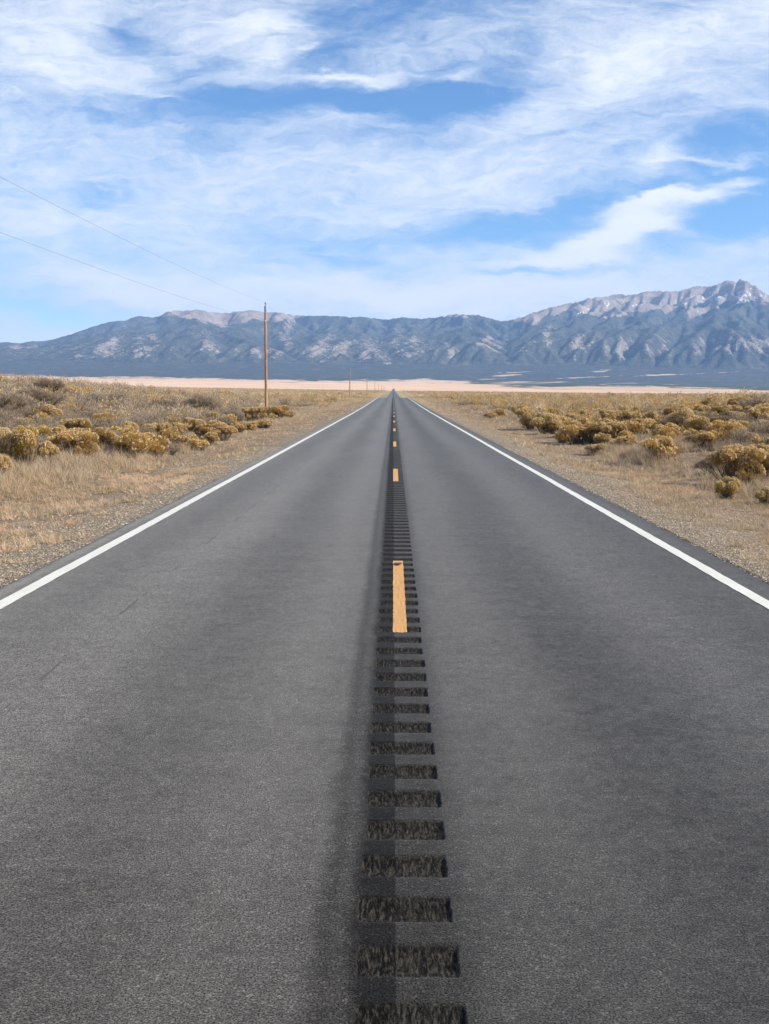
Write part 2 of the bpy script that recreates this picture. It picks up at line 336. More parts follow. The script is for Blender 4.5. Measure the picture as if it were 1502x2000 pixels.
def ground_material():
    m, nt, b, out = material('dry_ground', 0.95, 0.1)
    P = nt.new('ShaderNodeNewGeometry').outputs['Position']
    s = nt.new('ShaderNodeSeparateXYZ'); nt.l.new(P, s.inputs[0]); X, Y = s.outputs[0], s.outputs[1]
    aX = nt.math('ABSOLUTE', X)
    # roadside gravel
    vor = nt.new('ShaderNodeTexVoronoi'); vor.inputs['Scale'].default_value = 48; nt.put(vor.inputs['Vector'], P)
    sc = nt.new('ShaderNodeSeparateColor'); nt.l.new(vor.outputs['Color'], sc.inputs[0])
    gcol = nt.mix(sc.outputs[0], (0.12, 0.092, 0.066), (0.40, 0.32, 0.23))
    gcol = nt.mix(nt.ramp(sc.outputs[1], 0.8, 0.95), gcol, (0.06, 0.055, 0.05))
    gcol = nt.mix(nt.ramp(sc.outputs[2], 0.88, 0.97), gcol, (0.56, 0.50, 0.42))
    gcol = nt.mix(nt.ramp(vor.outputs['Distance'], 0.35, 0.75, 0.0, 0.55), gcol, (0.11, 0.085, 0.06))
    # soil and litter
    n1 = nt.noise(P, 1.2, 6, 0.65); n2 = nt.noise(P, 14, 5, 0.7); n3 = nt.noise(nt.mapping(P, scale=(1, .35, 1)), 0.35, 4, 0.6)
    soil = nt.mix(nt.ramp(n2, 0.3, 0.7), (0.095, 0.068, 0.048), (0.31, 0.225, 0.155))
    soil = nt.mix(nt.ramp(n1, 0.45, 0.72, 0.0, 0.6), soil, (0.38, 0.30, 0.19))
    fr = nt.ramp(nt.math('ADD', aX, nt.math('MULTIPLY', nt.math('SUBTRACT', n1, 0.5), 2.2)), 4.0, 5.6)
    rub = nt.ramp(nt.math('ADD', aX, nt.math('MULTIPLY', n2, 0.25)), 3.60, 3.95, 0.55, 0.0)
    col = nt.mix(fr, gcol, soil)
    col = nt.mix(rub, col, (0.075, 0.07, 0.062))
    # sage flat: mottled gold and olive; then the pale grass plain
    flat = nt.mix(nt.ramp(nt.noise(nt.mapping(P, scale=(1, .5, 1)), 0.22, 5, 0.7), 0.35, 0.65), (0.16, 0.115, 0.065), (0.36, 0.27, 0.16))
    flat = nt.mix(nt.ramp(nt.noise(nt.mapping(P, scale=(1, .25, 1)), 0.02, 3, 0.6), 0.4, 0.65, 0.0, 0.5), flat, (0.42, 0.32, 0.19))
    col = nt.mix(nt.ramp(Y, 70, 240), col, flat)
    far = nt.attr('pale')
    pale = nt.mix(nt.ramp(nt.noise(nt.mapping(P, scale=(.25, 1.0, 1)), 0.004, 6, 0.65), 0.4, 0.68, 0.0, 0.8), (0.60, 0.425, 0.30), (0.40, 0.265, 0.185))
    pale = nt.mix(nt.ramp(nt.noise(nt.mapping(P, scale=(.5, 1, 1)), 0.02, 4, 0.7), 0.62, 0.70, 0.0, 0.7), pale, (0.16, 0.14, 0.09))
    pale = nt.mix(nt.math('MULTIPLY', nt.ramp(X, 150, 900), nt.ramp(nt.noise(nt.mapping(P, scale=(.35, 1, 1)), 0.012, 5, 0.75), 0.44, 0.60, 0.0, 0.6)), pale, (0.20, 0.165, 0.11))
    col = nt.mix(far, col, pale)
    fo = nt.mix(nt.ramp(nt.noise(P, 0.03, 4, 0.7), 0.35, 0.7), (0.030, 0.042, 0.026), (0.075, 0.085, 0.05))
    col = nt.mix(nt.attr('forest'), col, fo)
    nt.l.new(col, b.inputs['Base Color'])
    h = nt.math('ADD', nt.math('MULTIPLY', n2, 0.6), nt.math('MULTIPLY', nt.math('SUBTRACT', 1.0, vor.outputs['Distance']), 0.8))
    bump(nt, b, h, 0.9, 0.03)
    return m
def mountain_material():
    m, nt, b, out = material('mountain_slopes', 0.95, 0.05)
    P = nt.new('ShaderNodeNewGeometry').outputs['Position']
    n = nt.math('ADD', nt.math('MULTIPLY', nt.noise(P, 0.04, 5, 0.75), 0.65), nt.math('MULTIPLY', nt.noise(P, 0.011, 4, 0.7), 0.35)); n2 = nt.noise(P, 0.0045, 5, 0.65); n3 = nt.noise(P, 0.05, 3, 0.7)
    fo = nt.mix(nt.ramp(n, 0.35, 0.68), (0.022, 0.030, 0.028), (0.105, 0.108, 0.090))
    fo = nt.mix(nt.ramp(n2, 0.5, 0.75, 0, .5), fo, (0.17, 0.155, 0.12))
    rock = nt.mix(nt.ramp(n3, 0.3, 0.7), (0.13, 0.115, 0.10), (0.36, 0.305, 0.25))
    rk = nt.ramp(nt.math('ADD', nt.attr('rock'), nt.math('MULTIPLY', nt.math('SUBTRACT', n, 0.5), 3.4)), 0.42, 0.66)
    col = nt.mix(rk, fo, rock)
    bare = nt.mix(nt.ramp(n2, 0.35, 0.65), (0.185, 0.150, 0.120), (0.28, 0.23, 0.185))
    bare = nt.mix(nt.ramp(n3, 0.45, 0.7, 0, .4), bare, (0.31, 0.285, 0.26))
    bk = nt.ramp(nt.math('ADD', nt.attr('bare'), nt.math('MULTIPLY', nt.math('SUBTRACT', n, 0.5), 0.9)), 0.42, 0.58)
    col = nt.mix(bk, col, bare)
    sk = nt.ramp(nt.math('ADD', nt.attr('snow'), nt.math('MULTIPLY', nt.math('SUBTRACT', nt.noise(nt.mapping(P, rot=(0, 0, .5), scale=(1, .4, 1)), 0.018, 5, 0.8), 0.5), 3.0)), 0.62, 0.92)
    col = nt.mix(nt.math('MULTIPLY', sk, 0.8), col, (0.80, 0.82, 0.85))
    pale = nt.mix(nt.ramp(n, 0.4, 0.7), (0.50, 0.37, 0.27), (0.36, 0.26, 0.18))
    md = nt.ramp(nt.math('ADD', nt.attr('meadow'), nt.math('MULTIPLY', nt.math('SUBTRACT', n, 0.5), 1.6)), 0.35, 0.6)
    col = nt.mix(md, col, pale)
    nt.l.new(col, b.inputs['Base Color'])
    bump(nt, b, nt.math('ADD', nt.noise(P, 0.012, 6, 0.7), nt.math('MULTIPLY', n3, 0.25)), 0.8, 30.0)
    return m
M_ASPH = asphalt_material()
M_WHITE = paint_material('white_paint', (0.54, 0.535, 0.49), 0.61)
M_YEL = paint_material('yellow_paint', (0.46, 0.245, 0.085), 0.61)
M_GROUND = ground_material()
M_MTN = mountain_material()

# ------------------------------------------------------------------ ground sheet
th = np.concatenate([np.linspace(-180, -42, 24)[:-1], np.linspace(-42, -24, 60)[:-1], np.linspace(-24, 24, 521), np.linspace(24, 42, 60)[1:], np.linspace(42, 180, 24)[1:]])
rr = np.concatenate([[0.6], np.geomspace(1.5, 7, 10)[:-1], np.geomspace(7, 60, 330)[:-1], np.geomspace(60, 700, 260)[:-1], np.geomspace(700, 10000, 200)[:-1], np.geomspace(10000, 19000, 12)])
T, Rr = np.meshgrid(np.radians(th), rr)
X = Rr * np.sin(T); Y = Rr * np.cos(T)
Z = ground_z(X, Y)
V = np.stack([X, Y, Z], -1).reshape(-1, 3)
fo = surface_masks(V[:, 0], V[:, 1], V[:, 2])
_, _py = project(V[:, 0], V[:, 1], V[:, 2])
pale = sstep(V[:, 1] + 700 * (fbm(V[:, 0] / 500, V[:, 1] / 900, 4, 91) - .5), 1900, 2150)
pale[V[:, 1] < 1000] = 0
me = make_mesh('ground', V, [grid_faces(len(rr), len(th))], [M_GROUND], attrs={'forest': fo, 'pale': pale}, smooth=True)
ground = tag(link('ground', me), 'dry gravelly verge, sage flat and pale grass plain', kind='structure')

# ------------------------------------------------------------------ road with milled centre rumble grooves
EDGE_L, EDGE_R = -3.57, 3.50
PITCHG, GL, GX0, GX1 = 0.3048, 0.175, -0.118, 0.205
G0 = 3398 / (1870 - 764) - 0.22
def groove(Xa, Ya):
    k = np.round((Ya - G0) / PITCHG)
    jit = (lattice(k, k * 0, 3) - 0.5)
    d = (Ya - G0 - k * PITCHG) / (GL / 2 * (1 + 0.08 * jit))
    dep = np.sqrt(np.clip(1 - d * d, 0, 1)) * 0.8 + np.clip(1 - d * d, 0, 1) * 0.2
    ex = 0.006 * (vnoise(Ya * 60, k, 8) - 0.5) + 0.010 * jit
    wl = sstep(Xa, GX0 + ex, GX0 + ex + 0.014); wr = 1 - sstep(Xa, GX1 + ex - 0.005, GX1 + ex + 0.003)
    teeth = 0.0040 * (vnoise(Xa * 75, k * 3.7, 21) - 0.5) + 0.0030 * (vnoise(Xa * 150, Ya * 30, 22) - 0.5)
    z = -(0.0135 + teeth * 1.3) * dep * wl * wr
    fade = 1 - sstep(Ya, 66, 80)
    return z * fade
def road_z(Xa, Ya):
    z = profile(Ya) + 0.0 * Xa
    # worn surface between the grooves stays level, the road crown is slight
    return z - 0.0006 * Xa * Xa
yfar = np.concatenate([np.arange(82, 330, 4.0), np.geomspace(330, 2600, 160)])
ycoarse = np.concatenate([np.arange(-8, 5, 2.0), np.arange(6, 40, 0.12), np.arange(40, 82, 2.0), yfar])
def strip(xs, ys):
    A, B = np.meshgrid(xs, ys)
    return A, B, np.stack([A, B, road_z(A, B) + groove(A, B)], -1).reshape(-1, 3), grid_faces(len(ys), len(xs))
parts = []
xl = np.concatenate([[EDGE_L - 0.05, EDGE_L], np.linspace(-3.4, -0.3, 12), [-0.14]])
A, B, V1, F1 = strip(xl, ycoarse); Vg = V1.reshape(A.shape + (3,)).copy()
wobl = 0.05 * (fbm(B[:, 0] * 1.3, B[:, 0] * 0, 4, 61) - 0.5)
Vg[:, 0, 2] -= 0.09; V1 = Vg.reshape(-1, 3); parts.append((V1, F1))
xr = np.concatenate([[0.24], np.linspace(0.4, 3.35, 12), [EDGE_R, EDGE_R + 0.05]])
A, B, V1, F1 = strip(xr, ycoarse); Vg = V1.reshape(A.shape + (3,)).copy(); Vg[:, -1, 2] -= 0.09; parts.append((Vg.reshape(-1, 3), F1))
xm1 = np.linspace(-0.14, 0.24, 96); yn1 = np.arange(1.0, 10.0, 0.011)
xm2 = np.linspace(-0.14, 0.24, 49); yn2 = np.arange(yn1[-1], 30.0, 0.019); yn3 = np.concatenate([np.arange(yn2[-1], 82.0, 0.038)[:-1], yfar])
xm3 = np.linspace(-0.14, 0.24, 25)
for xs, ys in ((xm1, yn1), (xm2, yn2), (xm3, yn3), (np.array([-0.14, 0.24]), np.array([-8, 1.0]))):
    A, B, V1, F1 = strip(xs, ys); parts.append((V1, F1))
# fine ragged pavement edges near the camera
off = 0; VV = []; FF = []
for v_, f_ in parts: VV.append(v_); FF.append(f_ + off); off += len(v_)
VV = np.concatenate(VV)
em = (VV[:, 0] < EDGE_L + 0.02) | (VV[:, 0] > EDGE_R - 0.02)
VV[em, 0] += 0.13 * (fbm(VV[em, 1] * 0.9, np.sign(VV[em, 0]) * 3.7, 5, 61, 0.7) - 0.5)
GA = np.clip(-groove(VV[:, 0], VV[:, 1]) / 0.006, 0, 1); GA[np.abs(VV[:, 0]) > 0.3] = 0
road = tag(link('road', make_mesh('road', VV, [np.concatenate(FF)], [M_ASPH], attrs={'groove': GA}, smooth=True)), 'two-lane asphalt road with a milled rumble strip along its centre', kind='structure')

def ribbon(name, x0, x1, y0, y1, mat, dy=0.02, nx=8, lift=0.003, ragged=0.004, seed=1, label=None, dyfar=None):
    ys = np.arange(y0, y1 + dy * 0.5, dy); xs = np.linspace(x0, x1, nx)
    A, B = np.meshgrid(xs, ys)
    w = np.zeros_like(A)
    w[:, 0] = ragged * (fbm(ys * 18, ys * 0, 3, seed) - 0.5) * 2; w[:, -1] = ragged * (fbm(ys * 18, ys * 0 + 5, 3, seed + 1) - 0.5) * 2
    A2 = A + w
    B2 = B.copy(); e = ragged * 4 * (vnoise(xs * 60, xs * 0, seed + 2) - 0.5); B2[0] += e; B2[-1] += e[::-1]
    Vv = np.stack([A2, B2, road_z(A2, B2) + groove(A2, B2) + lift], -1).reshape(-1, 3)
    return link(name, make_mesh(name, Vv, [grid_faces(len(ys), nx)], [mat], smooth=True), road)
def dist_of(py): return (CAM_H * F / cp / cp) / (py - 764) / 1.0 - CAM_H * math.tan(PITCH)
Y0 = dist_of(1233); PER = 12.192
for k in range(-1, 16):
    ya = Y0 + k * PER
    if k < 0 and ya + 3.05 < 1: continue
    d = ribbon('centre_dash', 0.0 + 0.0006 * min(k, 12), 0.104 + 0.0006 * min(k, 12), ya, ya + 3.05, M_YEL, dy=0.011 if k <= 0 else (0.02 if k < 3 else 0.05), nx=20 if k <= 0 else 8, seed=100 + k) if ya > 0 else None
    if d and k == 0:  # the chipped spot near the far end of the closest dash
        pass
_yc = dist_of(1101.5); _a = np.linspace(0, 2 * math.pi, 15)[:-1]
_px = 0.052 + 0.036 * np.cos(_a) * (1 + .25 * np.sin(_a * 3)); _py = _yc + 0.075 * np.sin(_a) * (1 + .3 * np.cos(_a * 2))
_v = np.concatenate([[(0.052, _yc, 0)], np.stack([_px, _py, 0 * _px], -1)]); _v[:, 2] = road_z(_v[:, 0], _v[:, 1]) + 0.0065
link('worn_spot', make_mesh('worn_spot', _v, [np.array([(0, i + 1, (i + 1) % 14 + 1) for i in range(14)])], [M_ASPH]), road)
for k in range(16, 34):
    ya = Y0 + k * PER
    ribbon('centre_dash', 0.0, 0.104, ya, ya + 3.05, M_YEL, dy=0.5, nx=2, seed=200 + k, lift=0.006)
def edge_line(x0, x1, seed):
    ys = np.concatenate([np.arange(5.0, 40, 0.08), np.arange(40, 120, 0.5), np.arange(120, 330, 3), np.geomspace(331, 2600, 120)])
    wl = 0.016 * (fbm(ys * 6, ys * 0, 4, seed) - .5) + 0.03 * (fbm(ys * .11, ys * 0, 2, seed + 4) - .5); wr_ = 0.016 * (fbm(ys * 6, ys * 0 + 3, 4, seed) - .5) + 0.03 * (fbm(ys * .11, ys * 0, 2, seed + 4) - .5)
    xs = np.stack([x0 + wl, x0 + wl * .5 + (x1 - x0) / 2, x1 + wr_], 1); B = np.repeat(ys[:, None], 3, 1)
    z = road_z(xs, B) + 0.004 + 0.004 * sstep(B, 60, 300)
    return link('edge_line', make_mesh('edge_line', np.stack([xs, B, z], -1).reshape(-1, 3), [grid_faces(len(ys), 3)], [M_WHITE], smooth=True), road)
edge_line(-3.35, -3.215, 301); edge_line(3.075, 3.205, 302)

# ------------------------------------------------------------------ mountains
SIL = np.array([(-500,700),(-200,684),(-60,676),(0,671),(12,669),(25,671),(40,673),(60,667),(80,669),(100,664),(125,657),(150,649),(175,640),(200,632),(222,627),(240,627),(262,619),(268,616.5),(276,618),(283,618),(300,620),(313,616),(325,609),(335,606),(350,607),(362,607),(380,604),(395,606),(420,610),(440,612),(455,609),(465,608),(478,607),(490,605.5),(500,606.5),(512,609),(523,610.5),(540,609),(550,611),(560,612.5),(580,616),(600,616.5),(650,617),(690,619),(710,619),(730,621),(745,623.5),(755,624),(765,622),(775,621),(787,619.5),(800,620.5),(813,622),(834,621.5),(858,619),(872,615.5),(888,613),(906,614),(928,615),(936,614.5),(946,617.5),(960,623),(973,625.5),(986,626.5),(1000,624),(1015,620),(1026,616.5),(1047,608),(1069,602),(1100,594),(1127,589),(1153,581.5),(1185,579),(1199,575),(1212,574),(1226,577),(1236,575.5),(1258,569.5),(1293,567.6),(1319,569.5),(1341,564),(1362,558),(1381,560),(1394,557),(1408,551),(1421,547.6),(1434,548.6),(1448,546),(1458,547.6),(1472,556),(1485,565.5),(1502,575),(1600,600),(1750,590),(2100,640)], float)
def erode(h, up, mask, steps, K, m_, dif, dx):
    """stream-power erosion under steady uplift: cuts the spurs and canyons"""
    A = np.ones_like(h)
    offs = [(-1, 0), (-1, -1), (0, -1), (1, -1), (1, 0), (1, 1), (0, 1), (-1, 1)]
    dist = np.array([1, 2 ** .5, 1, 2 ** .5, 1, 2 ** .5, 1, 2 ** .5]) * dx
    n0, n1 = h.shape
    for it in range(steps):
        h = h + up
        hp = np.pad(h, 1, mode='edge')
        best = np.full(h.shape, 0.0); rec = np.full(h.shape, -1, np.int8); dd = np.ones_like(h)
        for k, (a, b_) in enumerate(offs):
            s = (h - hp[1 + a:1 + a + n0, 1 + b_:1 + b_ + n1]) / dist[k]
            m1 = s > best; best[m1] = s[m1]; rec[m1] = k; dd[m1] = dist[k]
        rp = np.pad(rec, 1, constant_values=-1); Ap = np.pad(A, 1)
        An = np.ones_like(h)
        for k, (a, b_) in enumerate(offs):
            An += np.where(rp[1 - a:1 - a + n0, 1 - b_:1 - b_ + n1] == k, Ap[1 - a:1 - a + n0, 1 - b_:1 - b_ + n1], 0)
        A = An
        c = K * A ** m_ / dd
        h = h - c / (1 + c) * best * dd
        h = np.where(rec < 0, h + 1.0, h)
        hp = np.pad(h, 1, mode='edge')
        h = h + dif * (hp[:-2, 1:-1] + hp[2:, 1:-1] + hp[1:-1, :-2] + hp[1:-1, 2:] - 4 * h)
        h = np.where(mask, h, 0)
    return h, A
MDX = 46.0
SH = 0.42                                     # the spurs trend away to the right
gu = np.arange(-10500, 10500, MDX); gy = np.arange(9600, 17600, MDX)
U, YY = np.meshgrid(gu, gy)
XX = U + SH * (YY - 10500)
pxm, _ = project(XX, YY, 900.0 + 0 * XX)
crest = (764 - np.interp(pxm, SIL[:, 0], SIL[:, 1]))
crest_s = np.maximum(crest, 85)
Yf = 10350 + 600 * (fbm(XX / 1500, XX * 0, 4, 41) - 0.5) * 2
msk = (YY > Yf) & (YY < 17500)
h = 60 * fbm(U / 350, YY / 350, 4, 44) + 40 * sstep(YY, 10300, 14000)
up = 3.6 * (crest_s / 147.0) ** 0.8 * (0.75 + 0.5 * fbm(XX / 2500, YY / 2500, 3, 45)) * (1 + 0.5 * sstep(YY, 11500, 14500))
h, ACC = erode(h * msk, up * msk, msk, 340, 4.6, 0.36, 0.008, MDX)
# deepen spurs and gullies at the scale the eye picks out
def blur(a, n):
    for _ in range(n):
        p = np.pad(a, 1, mode='edge'); a = (p[:-2, 1:-1] + p[2:, 1:-1] + p[1:-1, :-2] + p[1:-1, 2:] + 2 * a) / 6
    return a
h = np.maximum(h + 0.65 * (h - blur(h, 60)) * sstep(h, 10, 120), 0)
# refine to the render mesh
DX2 = 18.0
gu2 = np.arange(gu[0], gu[-1], DX2); gy2 = np.arange(gy[0], gy[-1], DX2)
def resample(a):
    iu = (gu2 - gu[0]) / MDX; iy = (gy2 - gy[0]) / MDX
    i0 = np.clip(iu.astype(int), 0, len(gu) - 2); j0 = np.clip(iy.astype(int), 0, len(gy) - 2)
    fu = iu - i0; fy = iy - j0
    t = a[:, i0] * (1 - fu) + a[:, i0 + 1] * fu
    return t[j0] * (1 - fy)[:, None] + t[j0 + 1] * fy[:, None]
h2 = resample(h); acc2 = resample(np.log(ACC))
U2, Y2 = np.meshgrid(gu2, gy2); X2 = U2 + SH * (Y2 - 10500)
h2 = h2 + (0.5 - np.abs(fbm(U2 / 170, Y2 / 170, 5, 47) - 0.5) * 4) * (34 - 12 * sstep(X2, 2500, 4500) * sstep(Y2, 13000, 14000)) * sstep(h2, 20, 200)
# front apron joins the plain
fan = 250 * sstep(Y2, 8200, 12200) ** 1.0
def totalz(hh): return ground_z(X2, Y2) + fan + hh
ys_ext = np.arange(7400, 9600, 100.0)
for it in range(7):
    Zm = totalz(h2); pxv, pyv = project(X2, Y2, Zm)
    bins = np.clip(((pxv + 520) / 6).astype(int), 0, 440)
    mn = np.full(441, 764.0); np.minimum.at(mn, bins.ravel(), pyv.ravel())
    cen = np.arange(441) * 6 - 517.0
    tgt = np.interp(cen, SIL[:, 0], SIL[:, 1])
    r = np.clip((764 - tgt) / np.maximum(764 - mn, 5), 0.5, 2.2)
    if it < 3: r = np.convolve(np.pad(r, 4, mode='edge'), np.ones(9) / 9, 'valid')
    else: r = np.convolve(np.pad(r, 1, mode='edge'), np.ones(3) / 3, 'valid')
    rv = np.interp(pxv, cen, r)
    wgt = sstep((764 - pyv) / np.maximum(764 - np.interp(pxv, cen, tgt), 5), 0.45 if it > 2 else 0.1, 0.9)
    h2 = h2 * (1 + (rv - 1) * wgt)
Zm = totalz(h2)
# apron rows in front
Ue, Ye = np.meshgrid(gu2, ys_ext); Xe = Ue + SH * (Ye - 10500)
Ze = ground_z(Xe, Ye) + 250 * sstep(Ye, 8200, 12200) - 14 * (1 - sstep(Ye, 7400, 8600)) + 1.5
VX = np.concatenate([Xe, X2]); VY = np.concatenate([Ye, Y2]); VZ = np.concatenate([Ze, Zm]); ACCf = np.concatenate([Ye * 0, acc2])
hh = np.concatenate([Ye * 0, h2])
px_, py_ = project(VX, VY, VZ)
fo = surface_masks(VX, VY, VZ)
# convexity: spurs stand proud
def blur(a, n):
    for _ in range(n):
        p = np.pad(a, 1, mode='edge'); a = (p[:-2, 1:-1] + p[2:, 1:-1] + p[1:-1, :-2] + p[1:-1, 2:] + 2 * a) / 6
    return a
conv = (VZ - blur(VZ, 14)) / 22.0
mac = fbm(VX / 700, VY / 700, 4, 95)
low = np.exp(-((py_ - 685) / 27.0) ** 2)
rock = 0.30 * np.clip(conv, -0.6, 1.0) + 0.50 * low * (mac - 0.28) * 2 - 0.02
fld = [ # px, py, rx, ry, tilt, amp   exposed rock faces
 (213,670,26,11,35,.5),(236,658,20,9,40,.5),(216,694,14,9,35,.45),(280,690,24,12,30,.6),(305,660,20,14,-30,.5),(273,662,12,14,0,.3),(402,668,26,16,-35,.5),(427,693,16,10,-30,.5),(145,712,16,6,20,.4),(155,697,22,5,20,.3),(107,674,18,5,10,.4),(40,677,26,5,0,.55),(70,675,14,5,10,.4),
 (557,640,12,26,-15,.55),(557,672,14,14,30,.6),(630,672,30,11,42,.9),(666,680,26,11,36,1.0),(633,706,6,5,0,.8),(722,675,18,20,20,.55),(716,696,14,9,30,.6),(762,712,10,5,10,.95),(696,713,12,7,40,.6),(498,685,10,5,0,.8),(528,685,6,4,0,.7),(781,648,16,5,-30,.4),(588,655,10,6,-40,.35),(585,662,5,6,0,.5),
 (880,692,8,16,10,.9),(852,688,20,6,50,.45),(948,664,18,6,35,.7),(966,672,20,16,-40,.5),(776,682,20,20,30,.4),(820,672,24,16,-35,.4),(1075,644,22,14,-20,.5),(1070,664,8,18,20,.6),(1120,698,5,14,20,.6),(1133,672,16,24,30,.35),(1042,670,16,8,-20,.4),(1020,690,12,14,30,.3),
 (1212,680,18,22,15,.6),(1236,662,10,8,-20,.5),(1384,665,34,18,25,.75),(1432,672,30,21,10,.85),(1488,668,22,24,0,.75),(1298,680,10,14,20,.5),(1234,627,16,5,10,.4),(1482,622,26,6,-20,.55),(1336,642,6,18,-10,.6),(1271,611,14,5,10,.4),(1167,708,30,5,8,.3),(1150,660,20,14,30,.3),(1300,660,16,8,30,.25)]
for (cx, cy_, rx, ry, tl, a) in fld:
    c, s = math.cos(R(tl)), math.sin(R(tl)); dx = px_ - cx + 6 * (mac - .5) * 4; dy = -(py_ - cy_)
    q = ((dx * c + dy * s) / rx) ** 2 + ((-dx * s + dy * c) / ry) ** 2
    rock = rock + 0.80 * a * np.exp(-q ** 1.3)
rock = rock * sstep(py_, 745, 712) if False else rock * (1 - sstep(py_, 706, 722))
gx_ = np.gradient(VZ, axis=1) / DX2; gy_ = np.gradient(VZ, axis=0) / np.gradient(VY, axis=0)
slope = np.hypot(gx_, gy_); east = np.clip(-gx_ / np.maximum(slope, .05), -1, 1)
rock = rock + 0.20 * (np.clip(slope, 0, 1.3) - 0.75) + 0.14 * east - 0.05 - 0.16 * sstep(px_, 960, 1080)  # extra pale rock on right-facing slopes puts their lit side into the colour
TL = np.array([(-500,0),(290,0),(300,606),(313,618),(340,620),(380,624),(410,630),(440,640),(470,630),(500,624),(540,632),(560,622),(600,618),(625,614),(640,0),(865,0),(875,618),(930,618),(940,0),(985,0),(1000,626),(1030,630),(1045,630),(1070,616),(1085,613),(1110,610),(1122,605),(1150,616),(1180,620),(1205,620),(1215,614),(1260,607),(1290,602),(1300,612),(1335,597),(1348,622),(1365,618),(1385,606),(1420,588),(1460,589),(1502,592),(1900,620)], float)
tl = np.interp(px_, TL[:, 0], TL[:, 1])
bare = sstep(tl - py_ + (fbm(VX / 180, VY / 180, 4, 97) - .5) * 16, -3, 4)
snow = 0.60 * np.exp(-(((px_ - 1440) / 90) ** 2 + ((py_ - 575) / 26) ** 2)) + 0.36 * np.exp(-(((px_ - 1160) / 90) ** 2 + ((py_ - 605) / 16) ** 2)) + 0.4 * np.exp(-(((px_ - 1260) / 120) ** 2 + ((py_ - 590) / 14) ** 2))
for (cx, cy_, rx, ry, a) in [(1128,613,18,2,.34),(1142,608,14,2,.3),(1112,618,12,2,.3),(1365,608,18,12,.35),(906,615,34,2,.5),(1465,584,30,7,.25),(545,612,30,4,.2),(1350,590,40,8,.2)]:
    snow = snow + a * np.exp(-(((px_ - cx) / rx) ** 2 + ((py_ - cy_ + .3 * (px_ - cx)) / ry) ** 2))
snow = snow * np.where(py_ < 640, 1, 0)
meadow = 1 - fo
me = make_mesh('mountains', np.stack([VX, VY, VZ], -1).reshape(-1, 3), [grid_faces(*VX.shape)], [M_MTN],
               attrs={'rock': rock.ravel(), 'bare': bare.ravel(), 'snow': snow.ravel(), 'meadow': meadow.ravel()}, smooth=True)
tag(link('mountains', me), 'forested mountain range with bare summits and pale rock faces', kind='structure')

exec_marker = 0
# ------------------------------------------------------------------ plants
def plant_material(name, c0, c1, c2=None, rough=0.85, trans=0.25, big=0.6):
    """c0..c1 vary from leaf to leaf, c2 comes in by whole plants"""
    m, nt, b, out = material(name, rough, 0.15)
    P = nt.new('ShaderNodeNewGeometry').outputs['Position']
    t = nt.attr('tint')
    c = nt.mix(t, c0, c1)
    if c2: c = nt.mix(nt.ramp(nt.noise(P, big, 3, 0.6), 0.40, 0.64), c, nt.mix(t, c2, tuple(min(1, x * 1.25) for x in c2)))
    nt.l.new(c, b.inputs['Base Color'])
    if trans:
        tr = nt.new('ShaderNodeBsdfTranslucent'); nt.l.new(c, tr.inputs[0])
        mx = nt.new('ShaderNodeMixShader'); mx.inputs[0].default_value = trans
        nt.l.new(b.outputs[0], mx.inputs[1]); nt.l.new(tr.outputs[0], mx.inputs[2]); nt.l.new(mx.outputs[0], out.inputs[0])
    return m
M_GOLD = plant_material('rabbitbrush_leaves', (0.30, 0.18, 0.035), (0.60, 0.385, 0.105), (0.37, 0.26, 0.07), trans=0.35)
M_OLIVE = plant_material('olive_leaves', (0.22, 0.145, 0.045), (0.50, 0.335, 0.13), (0.42, 0.265, 0.09), trans=0.35)
M_COVER = plant_material('tan_scrub', (0.23, 0.15, 0.075), (0.62, 0.48, 0.31), (0.44, 0.31, 0.17), trans=0.3, big=0.25)
M_FLUFF = plant_material('seed_fluff', (0.56, 0.41, 0.22), (0.80, 0.64, 0.42), trans=0.35)
M_STEM = plant_material('woody_stems', (0.07, 0.052, 0.038), (0.19, 0.145, 0.10), trans=0)
M_SAGE = plant_material('sagebrush_twigs', (0.15, 0.115, 0.085), (0.40, 0.325, 0.245), (0.30, 0.235, 0.165))
M_GRASS = plant_material('dry_grass', (0.22, 0.165, 0.105), (0.56, 0.45, 0.325), (0.37, 0.275, 0.175), trans=0.3, big=0.35)
M_RED = plant_material('reddish_grass', (0.40, 0.255, 0.165), (0.62, 0.44, 0.30), (0.50, 0.38, 0.25), trans=0.3, big=1.5)

def unit(v): return v / np.maximum(np.linalg.norm(v, axis=-1, keepdims=True), 1e-9)
def leaf_quads(P, D, L, W, g):
    """narrow pointed quads at P along D"""
    n = len(P); side = unit(np.cross(D, unit(g.normal(size=(n, 3))))) * (W / 2)[:, None]
    a = P - side; b_ = P + side; tip = P + D * L[:, None]
    m1 = P + D * (L * 0.55)[:, None]
    V = np.stack([P, m1 + side, tip, m1 - side], 1).reshape(-1, 3)
    F_ = np.arange(n * 4).reshape(n, 4)
    return V, F_
def tubes(A, B, ra, rb, k=3):
    """tapered k-sided sticks from A to B"""
    n = len(A); d = unit(B - A); ref = np.where(np.abs(d[:, 2:3]) > 0.9, [[1., 0, 0]], [[0, 0, 1.]])
    s = unit(np.cross(d, ref)); t = np.cross(d, s)
    an = np.arange(k) * 2 * math.pi / k
    off = (s[:, None] * np.cos(an)[None, :, None] + t[:, None] * np.sin(an)[None, :, None])
    V = np.concatenate([A[:, None] + off * np.reshape(ra, (-1, 1, 1)), B[:, None] + off * np.reshape(rb, (-1, 1, 1))], 1)
    base = np.arange(n)[:, None, None] * 2 * k; i = np.arange(k); j = (i + 1) % k
    q = np.stack([i, j, j + k, i + k], -1)[None]
    return V.reshape(-1, 3), (base + q).reshape(-1, 4)
